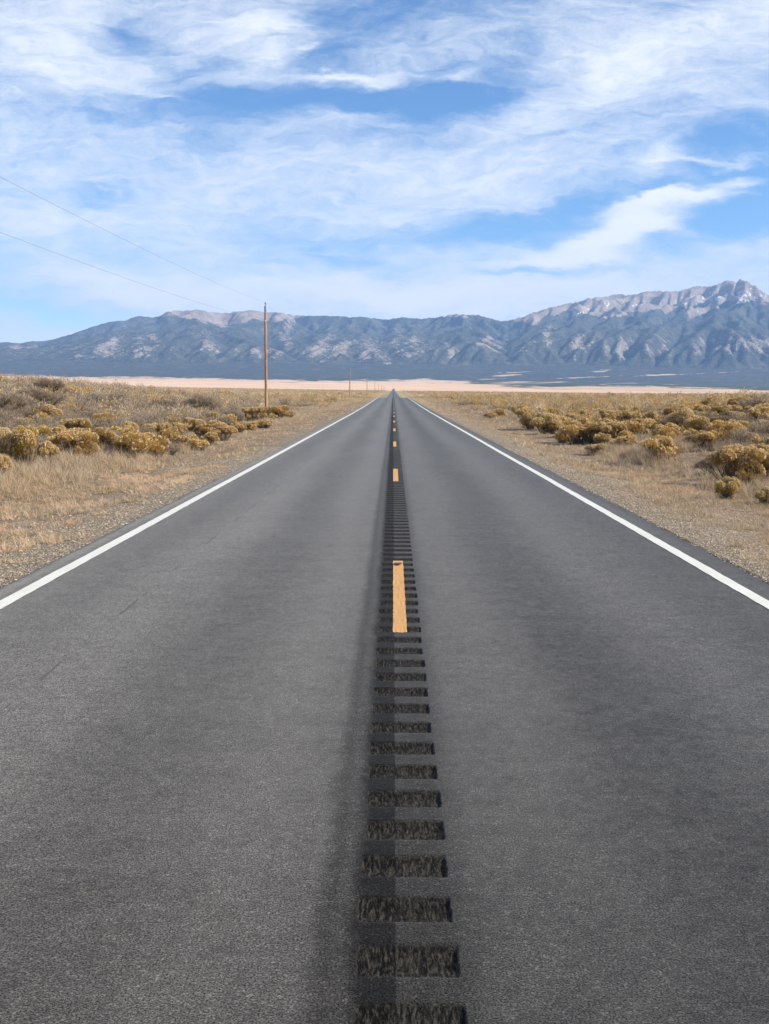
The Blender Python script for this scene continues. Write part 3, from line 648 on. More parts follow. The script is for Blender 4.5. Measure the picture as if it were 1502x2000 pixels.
def lobes(g, n, spread, rmin, rmax, height):
    L = []
    for i in range(n):
        a = g.uniform(0, 2 * math.pi); r = spread * math.sqrt(g.uniform(0, 1)) if i else 0
        rad = g.uniform(rmin, rmax)
        L.append((r * math.cos(a), r * math.sin(a), height * g.uniform(0.55, 1.0) - rad * 0.75, rad))
    return L
def shell_points(g, L, n, inner=0.72):
    """points in the outer part of a heap of rounded lobes"""
    out = []; rad = np.array([l[3] for l in L]); pr = rad ** 2 / (rad ** 2).sum()
    idx = g.choice(len(L), n, p=pr); c = np.array([l[:3] for l in L])[idx]; r = rad[idx]
    d = unit(g.normal(size=(n, 3))); d[:, 2] = np.abs(d[:, 2]) * 1.0 - 0.28; d = unit(d)
    f = g.uniform(inner, 1.0, n) ** 0.6
    return c + d * (r * f)[:, None], d, f
def build_rabbitbrush(seed, n_lobe, spread, height, n_leaf, n_fluff, mat_leaf, lod=1.0):
    g = np.random.default_rng(seed)
    L = lobes(g, n_lobe + 3, spread, 0.12, 0.23, height)
    P, d, f = shell_points(g, L, n_leaf, 0.55)
    up = unit(d * 0.8 + np.array([0, 0, 0.9]) + g.normal(size=d.shape) * 0.25)
    Lh = g.uniform(0.035, 0.075, n_leaf) * lod; W = g.uniform(0.005, 0.010, n_leaf) * lod
    keep = (P[:, 2] > 0.05) & (d[:, 2] > -0.12 + g.normal(0, 0.10, n_leaf))
    # clumpy gaps
    keep &= (vnoise(P[:, 0] * 11 + seed, P[:, 1] * 11 + P[:, 2] * 9, seed) + vnoise(P[:, 0] * 24, P[:, 2] * 24 + P[:, 1] * 7, seed + 1) * 0.6) > 0.56
    P, up, Lh, W = P[keep], up[keep], Lh[keep], W[keep]
    lv, lf = leaf_quads(P - up * (Lh * 0.5)[:, None], up, Lh, W, g)
    lt = np.clip(g.normal(0.45, 0.22, len(lf)), 0, 1)
    # seed heads: small tufts on the top of the shell
    Pf, df, _ = shell_points(g, L, n_fluff, 0.97)
    k = (df[:, 2] > 0.02) & (vnoise(Pf[:, 0] * 16, Pf[:, 1] * 16 + Pf[:, 2] * 5, seed + 5) > [0.30, 0.5, 0.42, 0.62, 0.36][seed % 5]); Pf, df = Pf[k], df[k]
    Pr = np.repeat(Pf, 5, 0); dr = unit(np.repeat(df, 5, 0) + g.normal(size=(len(Pr), 3)) * 0.9 + [0, 0, .3])
    fv, ff = leaf_quads(Pr, dr, g.uniform(0.015, 0.035, len(Pr)) * lod, g.uniform(0.010, 0.02, len(Pr)) * lod, g)
    ft = np.clip(g.normal(0.5, 0.25, len(ff)), 0, 1)
    # stems from the crown of the root to the lobes
    ns = int(26 + 16 * n_lobe); Ps, ds, _ = shell_points(g, L, ns, 0.5)
    root = np.stack([g.normal(0, 0.05, ns) + Ps[:, 0] * .25, g.normal(0, 0.05, ns) + Ps[:, 1] * .25, np.full(ns, -0.06)], 1)
    mid = root * 0.45 + Ps * 0.55 + g.normal(0, 0.025, (ns, 3)); mid[:, 2] -= 0.06
    v1, f1 = tubes(root, mid, np.full(ns, 0.010), np.full(ns, 0.006)); v2, f2 = tubes(mid, Ps, np.full(ns, 0.006), np.full(ns, 0.003))
    sv = np.concatenate([v1, v2]); sf = np.concatenate([f1, f2 + len(v1)]); st = g.uniform(0, 1, len(sf))
    return dict(leaf=(lv, lf, lt, mat_leaf), fluff=(fv, ff, ft, M_FLUFF), stem=(sv, sf, st, M_STEM))
def build_sage(seed, n_lobe, spread, height, n):
    g = np.random.default_rng(seed)
    L = lobes(g, n_lobe, spread, 0.18, 0.30, height)
    P, d, f = shell_points(g, L, n, 0.35)
    dd = unit(d + g.normal(size=d.shape) * 0.45 + [0, 0, 0.5]); Lh = g.uniform(0.04, 0.12, n)
    keep = (P[:, 2] > 0.02) & (vnoise(P[:, 0] * 9, P[:, 1] * 9 + P[:, 2] * 8, seed) > 0.33)
    P, dd, Lh = P[keep], dd[keep], Lh[keep]
    lv, lf = leaf_quads(P - dd * (Lh * .5)[:, None], dd, Lh, g.uniform(0.004, 0.008, len(P)), g)
    lt = np.clip(g.normal(0.5, 0.28, len(lf)), 0, 1)
    ns = 30 + 14 * n_lobe; Ps, ds, _ = shell_points(g, L, ns, 0.6)
    root = np.stack([g.normal(0, 0.06, ns) + Ps[:, 0] * .2, g.normal(0, 0.06, ns) + Ps[:, 1] * .2, np.full(ns, -0.06)], 1)
    mid = root * 0.5 + Ps * 0.5 + g.normal(0, 0.04, (ns, 3))
    v1, f1 = tubes(root, mid, np.full(ns, 0.013), np.full(ns, 0.007)); v2, f2 = tubes(mid, Ps, np.full(ns, 0.007), np.full(ns, 0.003))
    sv = np.concatenate([v1, v2]); sf = np.concatenate([f1, f2 + len(v1)])
    return dict(leaf=(lv, lf, lt, M_SAGE), stem=(sv, sf, g.uniform(0, 1, len(sf)), M_STEM))
def mesh_of(name, part):
    v_, f_, t_, m_ = part
    return make_mesh(name, v_, [f_], [m_], attrs={'tint': t_})
def merged(name, parts):
    Vs, Fs, Ts, Ms, idx, o = [], [], [], [], [], 0
    for i, (v_, f_, t_, m_) in enumerate(parts):
        Vs.append(v_); Fs.append(f_ + o); Ts.append(t_); Ms.append(m_); idx.append(np.full(len(f_), i)); o += len(v_)
    return make_mesh(name, np.concatenate(Vs), [np.concatenate(Fs)], Ms, np.concatenate(idx), {'tint': np.concatenate(Ts)})
# prototypes: near ones in parts, distant ones as one mesh each; all about 1 m wide before scaling
near_rb, near_sg, far_rb, far_sg = [], [], [], []
for i in range(6):
    p = build_rabbitbrush(40 + i, [6, 8, 5, 9, 7, 4][i], [.34, .40, .28, .42, .36, .22][i], [.62, .60, .68, .56, .66, .6][i], 22000, 3600, M_GOLD if i % 2 == 0 else M_OLIVE)
    near_rb.append({k: mesh_of(k, q) for k, q in p.items()})
for i in range(4):
    p = build_sage(70 + i, [6, 8, 5, 7][i], [.34, .42, .3, .36][i], [.62, .6, .7, .55][i], 16000)
    near_sg.append({k: mesh_of(k, q) for k, q in p.items()})
for i in range(5):
    p = build_rabbitbrush(140 + i, 6, .36, .60, 4200, 750, M_GOLD if i % 2 == 0 else M_OLIVE, lod=1.8)
    far_rb.append(merged('rabbitbrush', [p['leaf'], p['fluff'], p['stem']]))
for i in range(3):
    g_ = np.random.default_rng(170 + i); p = build_sage(170 + i, 6, .36, .6, 3200); v_, f_, t_, m_ = p['leaf']
    far_sg.append(merged('sagebrush', [(v_, f_, t_, m_), p['stem']]))
PART = {'leaf': 'foliage', 'fluff': 'seed_heads', 'stem': 'woody_stems'}
def place_near(kind, protos, i, x, y, w, hgt, rot, label, cat, group=None):
    z = float(ground_z(x, y))
    e = bpy.data.objects.new(kind, None); C.objects.link(e); e.location = (x, y, z); e.rotation_euler = (0, 0, rot)
    e.empty_display_size = 0.2
    e.scale = (w, w * 0.95, hgt)
    tag(e, label, cat, group)
    for k, me_ in protos[i % len(protos)].items():
        o = bpy.data.objects.new(PART[k], me_); C.objects.link(o); o.parent = e
    return e
placed = []
# the shrubs one can tell apart in the photograph: px of centre, py of foot, width px, height px
GP = 'rabbitbrush shrubs on both sides of the road'; GS = 'grey sagebrush shrubs on both sides of the road'
named_rb = [
 (12,905,62,58,0,'tall golden rabbitbrush at the left edge, beside the bush with an open woody base'),
 (53,913,66,66,4,'golden rabbitbrush with its woody stems showing, just left of the thin pale stake'),
 (94,906,44,38,0,'small bright gold rabbitbrush directly behind the thin pale stake'),
 (146,893,84,48,1,'broad rabbitbrush thick with pale seed heads, right of the thin pale stake'),
 (190,880,62,44,3,'tall olive and gold rabbitbrush behind the broad one with pale seed heads'),
 (245,887,36,36,4,'upright narrow gold rabbitbrush at the edge of the tall pale grass'),
 (251,864,46,36,0,'compact orange-gold rabbitbrush in the row left of the near pole'),
 (311,862,52,34,1,'rounded yellow rabbitbrush in the middle of the row left of the near pole'),
 (330,846,48,30,3,'flat-topped tan rabbitbrush behind the rounded yellow one'),
 (354,860,42,28,2,'dark-based rabbitbrush between the rounded yellow one and the pale fluffy one'),
 (378,848,48,30,5,'olive rabbitbrush behind the dark-based one, left of the near pole'),
 (398,860,34,30,3,'small rabbitbrush touching the pale fluffy one on its road-far side'),
 (432,861,56,32,0,'pale fluffy rabbitbrush at the verge, the last of its row before the near pole'),
 (152,854,50,34,1,'olive rabbitbrush in the second row, behind the seed-heavy broad one'),
 (118,862,40,28,5,'low olive rabbitbrush with grey stems in the second row'),
 (57,842,52,24,3,'low yellow rabbitbrush in the second row behind the woody-based bush'),
 (96,830,46,34,0,'deep orange-gold rabbitbrush standing alone beside the grey thicket'),
 (8,938,40,46,5,'yellow-green rabbitbrush low at the left edge of the photo in tall grass'),
 (497,822,44,26,1,'rabbitbrush growing at the foot of the near utility pole'),
 (540,818,50,26,3,'wide olive rabbitbrush just right of the near utility pole'),
 (1135,866,78,42,3,'large dark-bellied rabbitbrush, left half of the big pair right of the road'),
 (1190,864,64,38,1,'large domed rabbitbrush, right half of the big pair right of the road'),
 (1070,848,62,36,0,'tan rabbitbrush mound nearer the road than the big dark pair'),
 (1038,838,34,28,4,'narrow tan rabbitbrush closest to the road on the right flat'),
 (1192,832,50,26,2,'tall tan rabbitbrush rising behind the big dark pair'),
 (1118,830,36,20,5,'small rabbitbrush behind and left of the big dark pair'),
 (1338,850,60,46,0,'spreading gold rabbitbrush with dark stems under it, far right group'),
 (1380,860,62,38,4,'bushy gold-olive rabbitbrush beside the spreading one, far right group'),
 (1392,818,56,24,3,'dark olive rabbitbrush at the back of the far right group'),
 (1424,815,38,22,1,'lighter olive rabbitbrush joined to the dark one at the back right'),
 (1381,880,56,30,2,'low domed rabbitbrush with a pale fluffy top, far right group'),
 (1458,872,52,24,0,'flat domed golden rabbitbrush near the right edge, above the largest bush'),
 (1438,948,92,72,1,'largest rabbitbrush on the right, olive gold and nearest the camera'),
 (1498,945,56,62,3,'tall rabbitbrush cut by the right edge of the photo'),
 (1415,975,42,36,4,'yellowish thin rabbitbrush below the largest bush on the right'),
 (1494,988,36,32,0,'small yellow-green rabbitbrush low at the right edge'),
 (1165,888,44,20,5,'low pale yellow rabbitbrush in the grass below the big dark pair'),
 (1262,842,50,20,2,'low rabbitbrush between the big dark pair and the spreading gold one'),
 (1300,855,42,28,3,'dark low rabbitbrush just left of the spreading gold one'),
]
named_sg = [
 (25,815,100,52,0,'huge tangled grey sagebrush thicket at the left edge, behind the rabbitbrush row'),
 (75,800,70,40,1,'grey sagebrush joined to the thicket at the left edge'),
 (97,772,52,26,2,'grey sagebrush high on the rise at left'),
 (305,806,66,28,3,'wide dark grey sagebrush halfway between the left edge and the near pole'),
 (338,800,40,24,0,'small dark sagebrush touching the wide one'),
 (403,812,60,40,1,'tall bare-twigged dark sagebrush left of the near pole'),
 (372,808,36,22,2,'low sagebrush beside the tall bare-twigged one'),
 (240,792,62,24,3,'pale grey sagebrush up on the left rise'),
 (180,792,56,24,0,'brownish sagebrush on the left rise beside the pale grey one'),
 (222,880,44,38,1,'brown leafless shrub squeezed between two gold rabbitbrushes'),
 (450,832,50,26,2,'grey sagebrush in front of the near utility pole'),
 (20,915,40,30,3,'dark grey twigs under the golden bushes at the left edge'),
 (1352,872,50,26,0,'dark leafless shrub in the shade of the far right group'),
 (1395,925,46,30,1,'dark grey sagebrush against the left side of the largest bush on the right'),
 (1302,842,34,20,2,'small grey sagebrush on the right flat'),
]
def place_named(lst, kind, protos, cat, group):
    for n, (px, py, w, h_, i, lab) in enumerate(lst):
        x, y = hit(px, py); dist = math.hypot(x, y); s = dist / F
        place_near(kind, protos, i, x, y, w * s * 1.22, h_ * s / 0.60, random.Random(n * 7 + len(lab)).uniform(0, 6.28), lab, cat, group)
        placed.append((x, y, w * s * 0.5))
place_named(named_rb, 'rabbitbrush', near_rb, 'shrub', GP)
place_named(named_sg, 'sagebrush', near_sg, 'shrub', GS)
pl = np.array(placed)
def free(x, y, r):
    return np.all((pl[:, 0] - x) ** 2 + (pl[:, 1] - y) ** 2 > (pl[:, 2] * 0.8 + r) ** 2)
# the many more shrubs of the flats: individuals out to about 75 m, the rest as one cover
cand = []
g = np.random.default_rng(99)
tries = 0
def density(x, y):
    ax = abs(x)
    d = 0.0 if ax < 6.8 else (0.45 if ax < 9 else 1.0)
    n = float(fbm(x / 7, y / 7, 3, 123)); return d * (0.25 + 1.1 * max(0, n - 0.30) * 2)
while len(cand) < 620 and tries < 60000:
    tries += 1
    y = 15 + 62 * g.uniform() ** 0.92; x = g.uniform(-0.47, 0.47) * y
    if g.uniform() > density(x, y) * 0.9: continue
    if not free(x, y, 0.45): continue
    if x < 0 and y < 27 or x > 0 and y < 22: continue
    cand.append((x, y)); pl = np.vstack([pl, (x, y, 0.35)])
cand.sort(key=lambda c: math.hypot(*c))
n_rb = n_sg = 0; rest = []
def band_of(x, y):
    side = 'left' if x < 0 else 'right'
    if y < 40: return side, 'close to the verge'
    if y < 58: return side, 'some way out'
    return side, 'far out'
for (x, y) in cand:
    onrise = x < -9 and y > 32
    sage = g.uniform() < (0.85 if onrise else 0.25)
    side, far_ = band_of(x, y)
    if (sage and n_sg >= 285) or (not sage and n_rb >= 300 - len(named_rb)): rest.append((x, y)); continue
    w = g.uniform(0.7, 1.45) * (1.1 if sage else 1.0); hgt = w * g.uniform(0.75, 1.05)
    if sage:
        n_sg += 1; me_ = far_sg[n_sg % 3]; kind = 'sagebrush'; lab = f'grey twiggy sagebrush, one of many alike {far_} {side} of the road'; gr = f'grey sagebrush {far_} on the flat {side} of the road'
    else:
        n_rb += 1; me_ = far_rb[n_rb % 5]; kind = 'rabbitbrush'; lab = f'low gold rabbitbrush, one of many alike {far_} {side} of the road'; gr = f'gold rabbitbrush {far_} on the flat {side} of the road'
    o = bpy.data.objects.new(kind, me_); C.objects.link(o)
    o.location = (x, y, float(ground_z(x, y)) - 0.03); o.rotation_euler = (0, 0, g.uniform(0, 6.28)); o.scale = (w, w, hgt)
    tag(o, lab, 'shrub', gr)
print('individual shrubs', n_rb + len(named_rb), n_sg + len(named_sg))

# distant shrub cover of the flats: one mass
def cover(n, y0, y1, quads, size, seed, pw, xspan=0.50, xmin=8.0, hh_=0.6, wf=.62):
    g = np.random.default_rng(seed)
    y = y0 + (y1 - y0) * g.uniform(0, 1, n) ** pw; x = g.uniform(-xspan, xspan, n) * y
    nn = fbm(x / 9, y / 9, 3, 123) + 0.25 * fbm(x / 40, y / 60, 2, 124)
    k = (np.abs(x) > xmin + g.uniform(0, 3, n)) & (nn > 0.48 + g.uniform(0, .16, n)); x, y = x[k], y[k]; n = len(x)
    z = ground_z(x, y); w = g.uniform(0.55, 1.3, n) * size; hgt = w * g.uniform(0.5, 0.9, n) * hh_ / 0.6
    d = unit(g.normal(size=(n, quads, 3))); d[..., 2] = np.abs(d[..., 2]); d = unit(d + [0, 0, 0.1])
    f = g.uniform(0.6, 1.0, (n, quads, 1))
    P = (np.stack([x, y, z], -1)[:, None] + d * f * np.stack([w * .5, w * .5, hgt], -1)[:, None]).reshape(-1, 3)
    dr = unit(d * .9 + g.normal(size=d.shape) * .45 + [0, 0, .6]).reshape(-1, 3)
    q = np.repeat(w, quads)
    V, F_ = leaf_quads(P - dr * (q * .08)[:, None], dr, q * g.uniform(.08, .18, n * quads), q * g.uniform(.5, 1.1, n * quads) * (wf / math.sqrt(quads)), g)
    typ = g.choice(4, n, p=[.36, .30, .22, .12]); onr = (x < -9) & (y < 130); typ = np.where(onr & (g.uniform(0, 1, n) < .75), g.choice([2, 2, 2, 3], n), typ); mi = np.repeat(typ, quads); mi = np.where((d[..., 2].ravel() < .38) & (g.uniform(0, 1, n * quads) < .75), 4, mi)  # low blades in dark stem colour: partly woody base, partly imitated self-shadow
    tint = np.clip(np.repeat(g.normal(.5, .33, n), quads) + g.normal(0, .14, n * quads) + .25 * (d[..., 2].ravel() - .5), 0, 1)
    return V, F_, mi, tint
cs = [cover(13000, 50, 160, 150, 1.15, 1, .85, wf=.36), cover(16000, 150, 420, 44, 1.35, 2, .8), cover(22000, 400, 2100, 16, 2.6, 3, .75, 0.55, 12, 0.42)]
o_ = 0; VV, FF, MI, TT = [], [], [], []
for v_, f_, mi, t_ in cs: VV.append(v_); FF.append(f_ + o_); MI.append(mi); TT.append(t_); o_ += len(v_)
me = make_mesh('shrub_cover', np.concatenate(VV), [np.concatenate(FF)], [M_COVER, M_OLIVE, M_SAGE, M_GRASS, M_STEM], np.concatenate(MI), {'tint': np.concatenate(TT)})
tag(link('shrub_cover', me), 'gold and olive shrubs covering the distant sage flat in one mass', 'shrubs', kind='stuff')

# ------------------------------------------------------------------ grass
def tufts(x, y, blades, hmin, hmax, width, spread, seed, lean=0.5):
    g = np.random.default_rng(seed); n = len(x); z = ground_z(x, y)
    hs_ = g.uniform(hmin, hmax, n)
    a = g.uniform(0, 2 * math.pi, (n, blades)); rr_ = spread * np.sqrt(g.uniform(0, 1, (n, blades))) * (hs_ / hmax)[:, None]
    out = np.stack([np.cos(a), np.sin(a), 0 * a], -1)
    b0 = np.stack([x, y, z - 0.02], -1)[:, None] + out * rr_[..., None]
    L = hs_[:, None] * g.uniform(0.45, 1.1, (n, blades)); ln = g.uniform(0.1, 1.0, (n, blades)) * lean
    jit = g.normal(0, .18, (n, blades, 3)) * [1, 1, .2]
    wind = np.array([-.10, .03, 0])
    dirn = unit(out * ln[..., None] + [0, 0, 1.0] + jit + wind); dir2 = unit(out * (ln * 2.2)[..., None] + [0, 0, 0.8] + jit * 1.7 + wind * 2)
    mid = b0 + dirn * (L * .55)[..., None]; tip = mid + dir2 * (L * .5)[..., None]
    sd = unit(np.cross(dirn, g.normal(size=dirn.shape))) * (width * g.uniform(.6, 1.2, (n, blades)))[..., None] * .5
    V = np.stack([b0 - sd, b0 + sd, mid + sd * .8, mid - sd * .8, tip], 2).reshape(-1, 3)
    m = n * blades; i = np.arange(m) * 5
    Q = np.stack([i, i + 1, i + 2, i + 3], -1); Tn = np.stack([i + 3, i + 2, i + 4], -1)
    t = np.clip(np.repeat(g.normal(.5, .2, n), blades) + g.normal(0, .2, m), 0, 1)
    return V, Q, Tn, t
def grass_obj(name, sets, mat, label):
    o_ = 0; VV, QQ, TR, TQ, TT = [], [], [], [], []
    for v_, q_, t_, ti in sets: VV.append(v_); QQ.append(q_ + o_); TR.append(t_ + o_); TQ.append(ti); o_ += len(v_)
    tint = np.concatenate(TQ + TQ)
    me = make_mesh(name, np.concatenate(VV), [np.concatenate(QQ), np.concatenate(TR)], [mat], attrs={'tint': tint})
    return tag(link(name, me), label, 'grass', kind='stuff')
def scatter(n, y0, y1, seed, f, pw=1.0, span=0.48):
    g = np.random.default_rng(seed); y = y0 + (y1 - y0) * g.uniform(0, 1, n) ** pw; x = g.uniform(-span, span, n) * (y + 2)
    k = g.uniform(0, 1, n) < f(x, y); return x[k], y[k]
def f_tall(x, y):
    ax = np.abs(x); n = fbm(x / 2.2, y / 3.5, 3, 210); e = np.where(x < 0, 6.4, 6.6) + 2.0 * (fbm(y / 6, np.sign(x), 2, 212) - .5)
    return sstep(ax, e - 0.3, e + 1.2) * np.clip((n - .30) * 3.6, 0.05, 1)
def f_short(x, y):
    ax = np.abs(x); n = fbm(x / 1.1, y / 1.6, 3, 220)
    return sstep(ax, 3.75, 5.0) * np.clip((n - .47) * 7, 0, 1) * (1 - 0.75 * sstep(ax, 8, 11))
xa, ya = scatter(17000, 9, 34, 301, f_tall, 0.9); xb, yb = scatter(34000, 32, 80, 302, f_tall, .9); xc_, yc_ = scatter(36000, 78, 260, 303, f_tall, .8)
xs1, ys1 = scatter(24000, 7.5, 26, 304, f_short); xs2, ys2 = scatter(30000, 25, 75, 305, f_short)
xd, yd = scatter(9000, 75, 260, 306, lambda x, y: (np.abs(x) > 3.9) * (np.abs(x) < 11) * 0.9, .9, .15)
grass_obj('grass', [tufts(xa, ya, 34, .18, .48, .0065, .10, 1, .55), tufts(xb, yb, 16, .12, .36, .014, .14, 2, .6), tufts(xc_, yc_, 11, .12, .32, .028, .25, 3, .7),
                    tufts(xs1, ys1, 24, .05, .17, .006, .07, 4, .8), tufts(xs2, ys2, 10, .06, .20, .014, .10, 5, .8), tufts(xd, yd, 5, .08, .22, .05, .2, 6, .9)],
          M_GRASS, 'pale dry bunchgrass growing along both verges and between the shrubs')
def f_red(x, y):
    ax = np.abs(x); n = fbm(x / .9, y / 1.3, 3, 240)
    return sstep(ax, 3.8, 4.6) * (1 - sstep(ax, 6.5, 8.5)) * np.clip((n - .50) * 6, 0, 1)
xr1, yr1 = scatter(12000, 7.5, 30, 310, f_red); xr2, yr2 = scatter(12000, 30, 120, 311, f_red, 1, .3)
grass_obj('reddish_grass', [tufts(xr1, yr1, 34, .06, .19, .006, .09, 7, .95), tufts(xr2, yr2, 9, .07, .20, .018, .12, 8, .95)], M_RED, 'low reddish straw tufts scattered on the gravel verges')

# ------------------------------------------------------------------ gravel
def gravel():
    m, nt, b, out = material('gravel_stones', 0.9, 0.2)
    t = nt.attr('tint'); c = nt.mix(t, (0.12, 0.10, 0.078), (0.56, 0.47, 0.35)); nt.l.new(c, b.inputs['Base Color'])
    g = np.random.default_rng(400); n = 34000
    y = 6 + 26 * g.uniform(0, 1, n) ** 1.1; sgn = np.where(g.uniform(0, 1, n) < .5, -1, 1)
    ax = 3.52 + np.abs(g.normal(0, 1.5, n)); x = sgn * ax
    k = (np.abs(x) < 0.46 * (y + 2)) & (ax < 8); x, y = x[k], y[k]; n = len(x)
    z = ground_z(x, y); z = np.where((np.abs(x) < 3.6), -0.03, z)
    s = g.uniform(.004, .012, n) * (1 + .6 * (g.uniform(0, 1, n) > .93))
    base = np.array([(1, 0, 0), (0, 1, 0), (-1, 0, 0), (0, -1, 0), (0, 0, .8), (0, 0, -.8)], float)
    V = base[None] * (1 + g.normal(0, .25, (n, 6, 1))) * s[:, None, None] * np.stack([g.uniform(.8, 1.5, n), g.uniform(.8, 1.5, n), g.uniform(.5, .9, n)], -1)[:, None]
    a = g.uniform(0, 6.28, n); c_, s_ = np.cos(a), np.sin(a)
    V = np.stack([V[..., 0] * c_[:, None] - V[..., 1] * s_[:, None], V[..., 0] * s_[:, None] + V[..., 1] * c_[:, None], V[..., 2]], -1)
    V = V + np.stack([x, y, z + s * .2], -1)[:, None]
    F0 = np.array([(0, 1, 4), (1, 2, 4), (2, 3, 4), (3, 0, 4), (1, 0, 5), (2, 1, 5), (3, 2, 5), (0, 3, 5)])
    F_ = (np.arange(n)[:, None, None] * 6 + F0[None]).reshape(-1, 3)
    me = make_mesh('gravel', V.reshape(-1, 3), [F_], [m], attrs={'tint': np.repeat(g.uniform(0, 1, n) ** 1.1, 8)})
    tag(link('gravel', me), 'loose tan gravel lying along both edges of the asphalt', 'gravel', kind='stuff')
gravel()

# ------------------------------------------------------------------ utility poles, wires, stake
def wood():
    m, nt, b, out = material('pole_wood', 0.85, 0.15)
    tcn = nt.new('ShaderNodeTexCoord').outputs['Object']
    n = nt.noise(nt.mapping(tcn, scale=(18, 18, .8)), 1.0, 5, .6); n2 = nt.noise(tcn, 1.4, 3, .6)
    s = nt.new('ShaderNodeSeparateXYZ'); nt.l.new(tcn, s.inputs[0])
    c = nt.mix(nt.ramp(n, .3, .7), (0.17, 0.085, 0.045), (0.46, 0.27, 0.16)); c = nt.mix(nt.ramp(n2, .45, .7, 0, .6), c, (0.42, 0.32, 0.24))
    c = nt.mix(nt.ramp(s.outputs[2], 7.7, 8.0), c, (0.20, 0.19, 0.185))
    nt.l.new(c, b.inputs['Base Color']); bump(nt, b, n, .5, .01); return m
def plain(name, col, rough=.5, metal=0.0):
    m, nt, b, out = material(name, rough, .4); P = nt.new('ShaderNodeNewGeometry').outputs['Position']
    nt.l.new(nt.mix(nt.noise(P, 12, 3), tuple(c * .8 for c in col), tuple(min(1, c * 1.15) for c in col)), b.inputs['Base Color']); b.inputs['Metallic'].default_value = metal; return m
M_WOOD = wood(); M_METAL = plain('galvanised_metal', (.34, .35, .36), .5, .6); M_WIRE = plain('wire_metal', (.22, .24, .27), .6, .3); M_PORC = plain('porcelain', (.20, .15, .13), .3); M_STAKE = plain('stake_wood', (.72, .62, .42), .8)
def lathe(profile_, k=14, lean=(0, 0), c=(0, 0)):
    V = []; n = len(profile_)
    for (r_, z_) in profile_:
        for i in range(k):
            a = 2 * math.pi * i / k; V.append((c[0] + r_ * math.cos(a) + lean[0] * z_, c[1] + r_ * math.sin(a) + lean[1] * z_, z_))
    F_ = [(j * k + i, j * k + (i + 1) % k, (j + 1) * k + (i + 1) % k, (j + 1) * k + i) for j in range(n - 1) for i in range(k)]
    return np.array(V, float), np.array(F_)
def joined(name, shapes, mat):
    o_ = 0; VV, FF = [], []
    for v_, f_ in shapes: VV.append(v_); FF.append(np.asarray(f_) + o_); o_ += len(v_)
    return make_mesh(name, np.concatenate(VV), [np.concatenate(FF)], [mat], smooth=True)
def boxs(cx, cy_, cz, sx, sy2, sz):
    v_ = np.array([(x, y, z) for x in (-1, 1) for y in (-1, 1) for z in (-1, 1)], float) * [sx / 2, sy2 / 2, sz / 2] + [cx, cy_, cz]
    return v_, np.array([(0, 1, 3, 2), (4, 6, 7, 5), (0, 4, 5, 1), (2, 3, 7, 6), (0, 2, 6, 4), (1, 5, 7, 3)])
POLE_H = 8.55
pm = {'shaft': joined('shaft', [lathe([(.118, -.4), (.115, 0), (.111, 1.5), (.102, 4), (.088, 7), (.08, POLE_H - .05), (.07, POLE_H), (.0, POLE_H + .01)])], M_WOOD),
      'top_insulator': joined('top_insulator', [lathe([(.03, POLE_H - .02), (.03, POLE_H + .12), (.055, POLE_H + .13), (.06, POLE_H + .17), (.04, POLE_H + .2), (.055, POLE_H + .24), (.035, POLE_H + .29), (0, POLE_H + .3)], 10)], M_PORC),
      'neutral_bracket': joined('neutral_bracket', [boxs(.0, -.125, 7.36, .05, .10, .14), lathe([(.035, 7.30), (.05, 7.34), (.03, 7.37), (.05, 7.40), (.035, 7.44)], 8, c=(0, -.20))], M_METAL),
      'ground_wire': joined('ground_wire', [tubes(np.array([[.114, -.03, 0.]]), np.array([[.087, -.03, 7.3]]), np.array([.007]), np.array([.007]), 5)], M_METAL)}
PX0 = -9.75
pys = [75, 222, 365, 515, 660, 805, 955, 1105]
px_off = [0, -.1, 0, .1, 0, 0, 0, 0]
plabel = ['brown wooden utility pole nearest the camera, with grey weathered top', 'second utility pole along the left verge, tall and pale against the mountains', 'third utility pole along the left verge, thin and dark',
          'fourth utility pole, faint against the pale plain', 'fifth utility pole from the camera, faint against the pale plain', 'sixth utility pole from the camera near the vanishing road', 'seventh utility pole from the camera near the vanishing road', 'farthest utility pole beside the vanishing road']
tops = []
first = None
for i, y in enumerate(pys):
    x = PX0 + px_off[i]; z = float(ground_z(x, y)); target = [594, 718, 735, 747, 749.5, 751, 753, 755][i]
    ztop = CAM_H + (764 - target) * y / F
    sc_ = (ztop - z) / (POLE_H + .3)
    e = bpy.data.objects.new('utility_pole', None); C.objects.link(e); e.location = (x, y, z); e.scale = (1, 1, sc_); e.rotation_euler = (0, R([.35, .25, -.3, .2, 0, 0, 0, 0][i]), 0)
    tag(e, plabel[i], 'utility pole', 'utility poles along the left side of the road')
    for k_, me_ in pm.items():
        o = bpy.data.objects.new(k_, me_); C.objects.link(o); o.parent = e
    sh = math.tan(e.rotation_euler[1])
    tops.append(((x + sh * POLE_H * sc_, y, z + (POLE_H + .26) * sc_), (x + sh * 7.4 * sc_, y - .2, z + 7.4 * sc_)))
def wire(a, b_, sag, r_, label, grp):
    n = 60; t = np.linspace(0, 1, n)[:, None]; P = np.array(a)[None] * (1 - t) + np.array(b_)[None] * t; P[:, 2] -= (4 * sag * t * (1 - t))[:, 0]
    v_, f_ = tubes(P[:-1], P[1:], np.full(n - 1, r_), np.full(n - 1, r_), 5)
    tag(link('power_line', make_mesh('power_line', v_, [f_], [M_WIRE], smooth=True)), label, 'wire', grp)
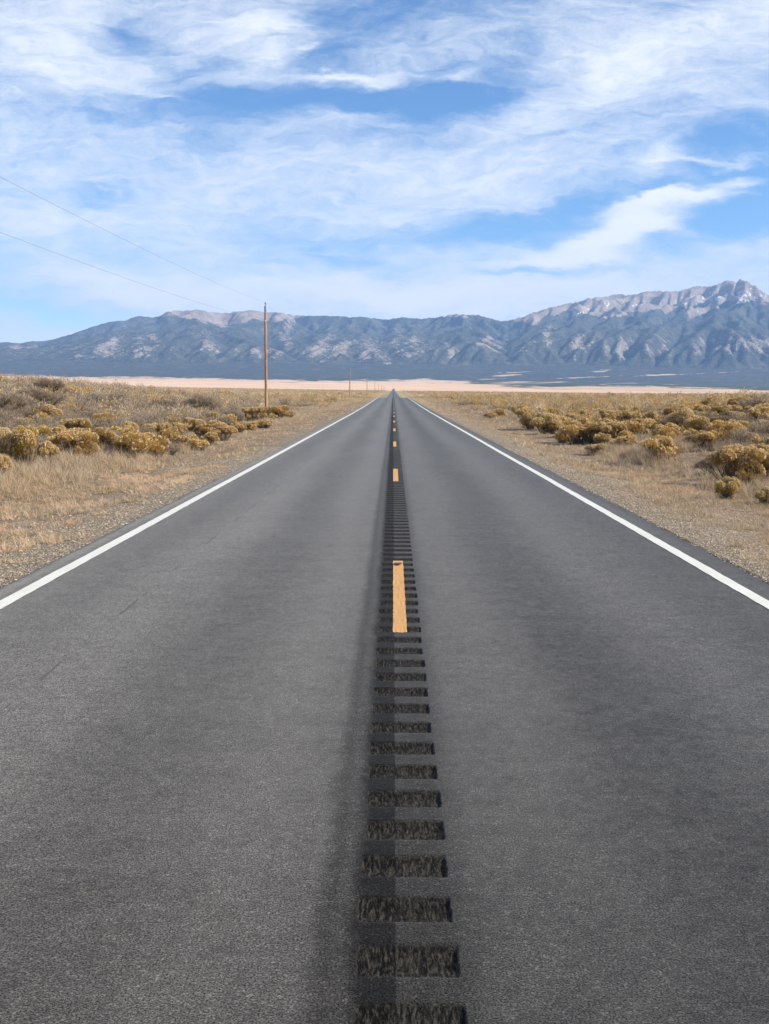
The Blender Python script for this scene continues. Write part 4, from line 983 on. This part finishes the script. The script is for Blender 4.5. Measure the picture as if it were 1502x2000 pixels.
back = ((PX0, -72, 8.9), (PX0, -72, 7.55))
wire(back[0], tops[0][0], 1.75, .0055, 'thin upper wire rising from the near pole to the left edge', 'power lines along the pole row')
wire(back[1], tops[0][1], 1.75, .0055, 'thin lower wire rising from the near pole to the left edge', 'power lines along the pole row')
on = ['first and second', 'second and third', 'third and fourth', 'fourth and fifth', 'fifth and sixth', 'sixth and seventh']
for i in range(6):
    wire(tops[i][0], tops[i + 1][0], 1.75, .0045, f'upper wire strung between the {on[i]} utility poles', 'power lines along the pole row')
    wire(tops[i][1], tops[i + 1][1], 1.75, .0045, f'lower wire strung between the {on[i]} utility poles', 'power lines along the pole row')
sx0, sy0 = hit(91, 908); sz0 = float(ground_z(sx0, sy0)); sd = math.hypot(sx0, sy0)
stake_h = 40 * sd / F
e = link('marker_stake', joined('marker_stake', [boxs(0, 0, stake_h / 2 - .05, .013, .010, stake_h + .1), lathe([(.006, stake_h - .001), (.006, stake_h + .01), (0, stake_h + .014)], 6)], M_STAKE))
e.location = (sx0, sy0, sz0); e.rotation_euler = (0, R(-1.5), 0)
tag(e, 'thin pale upright stake in the tall grass before the golden bushes', 'stake')

# ------------------------------------------------------------------ haze: even air over the valley
def haze():
    v_ = np.array([(x, y, z) for x in (-20000, 20000) for y in (-20000, 20000) for z in (-140, 2100)], float)
    f_ = np.array([(0, 1, 3, 2), (4, 6, 7, 5), (0, 4, 5, 1), (2, 3, 7, 6), (0, 2, 6, 4), (1, 5, 7, 3)])
    m = bpy.data.materials.new('haze'); m.use_nodes = True; t = m.node_tree; t.nodes.clear()
    out = t.nodes.new('ShaderNodeOutputMaterial'); vol = t.nodes.new('ShaderNodeVolumePrincipled')
    vol.inputs['Color'].default_value = (0.30, 0.53, 0.98, 1); vol.inputs['Density'].default_value = 3.9e-5; vol.inputs['Anisotropy'].default_value = 0.0
    t.links.new(vol.outputs[0], out.inputs['Volume'])
    o = link('haze', make_mesh('haze', v_, [f_], [m])); tag(o, 'thin blue haze over the valley', 'haze', kind='stuff')
haze()
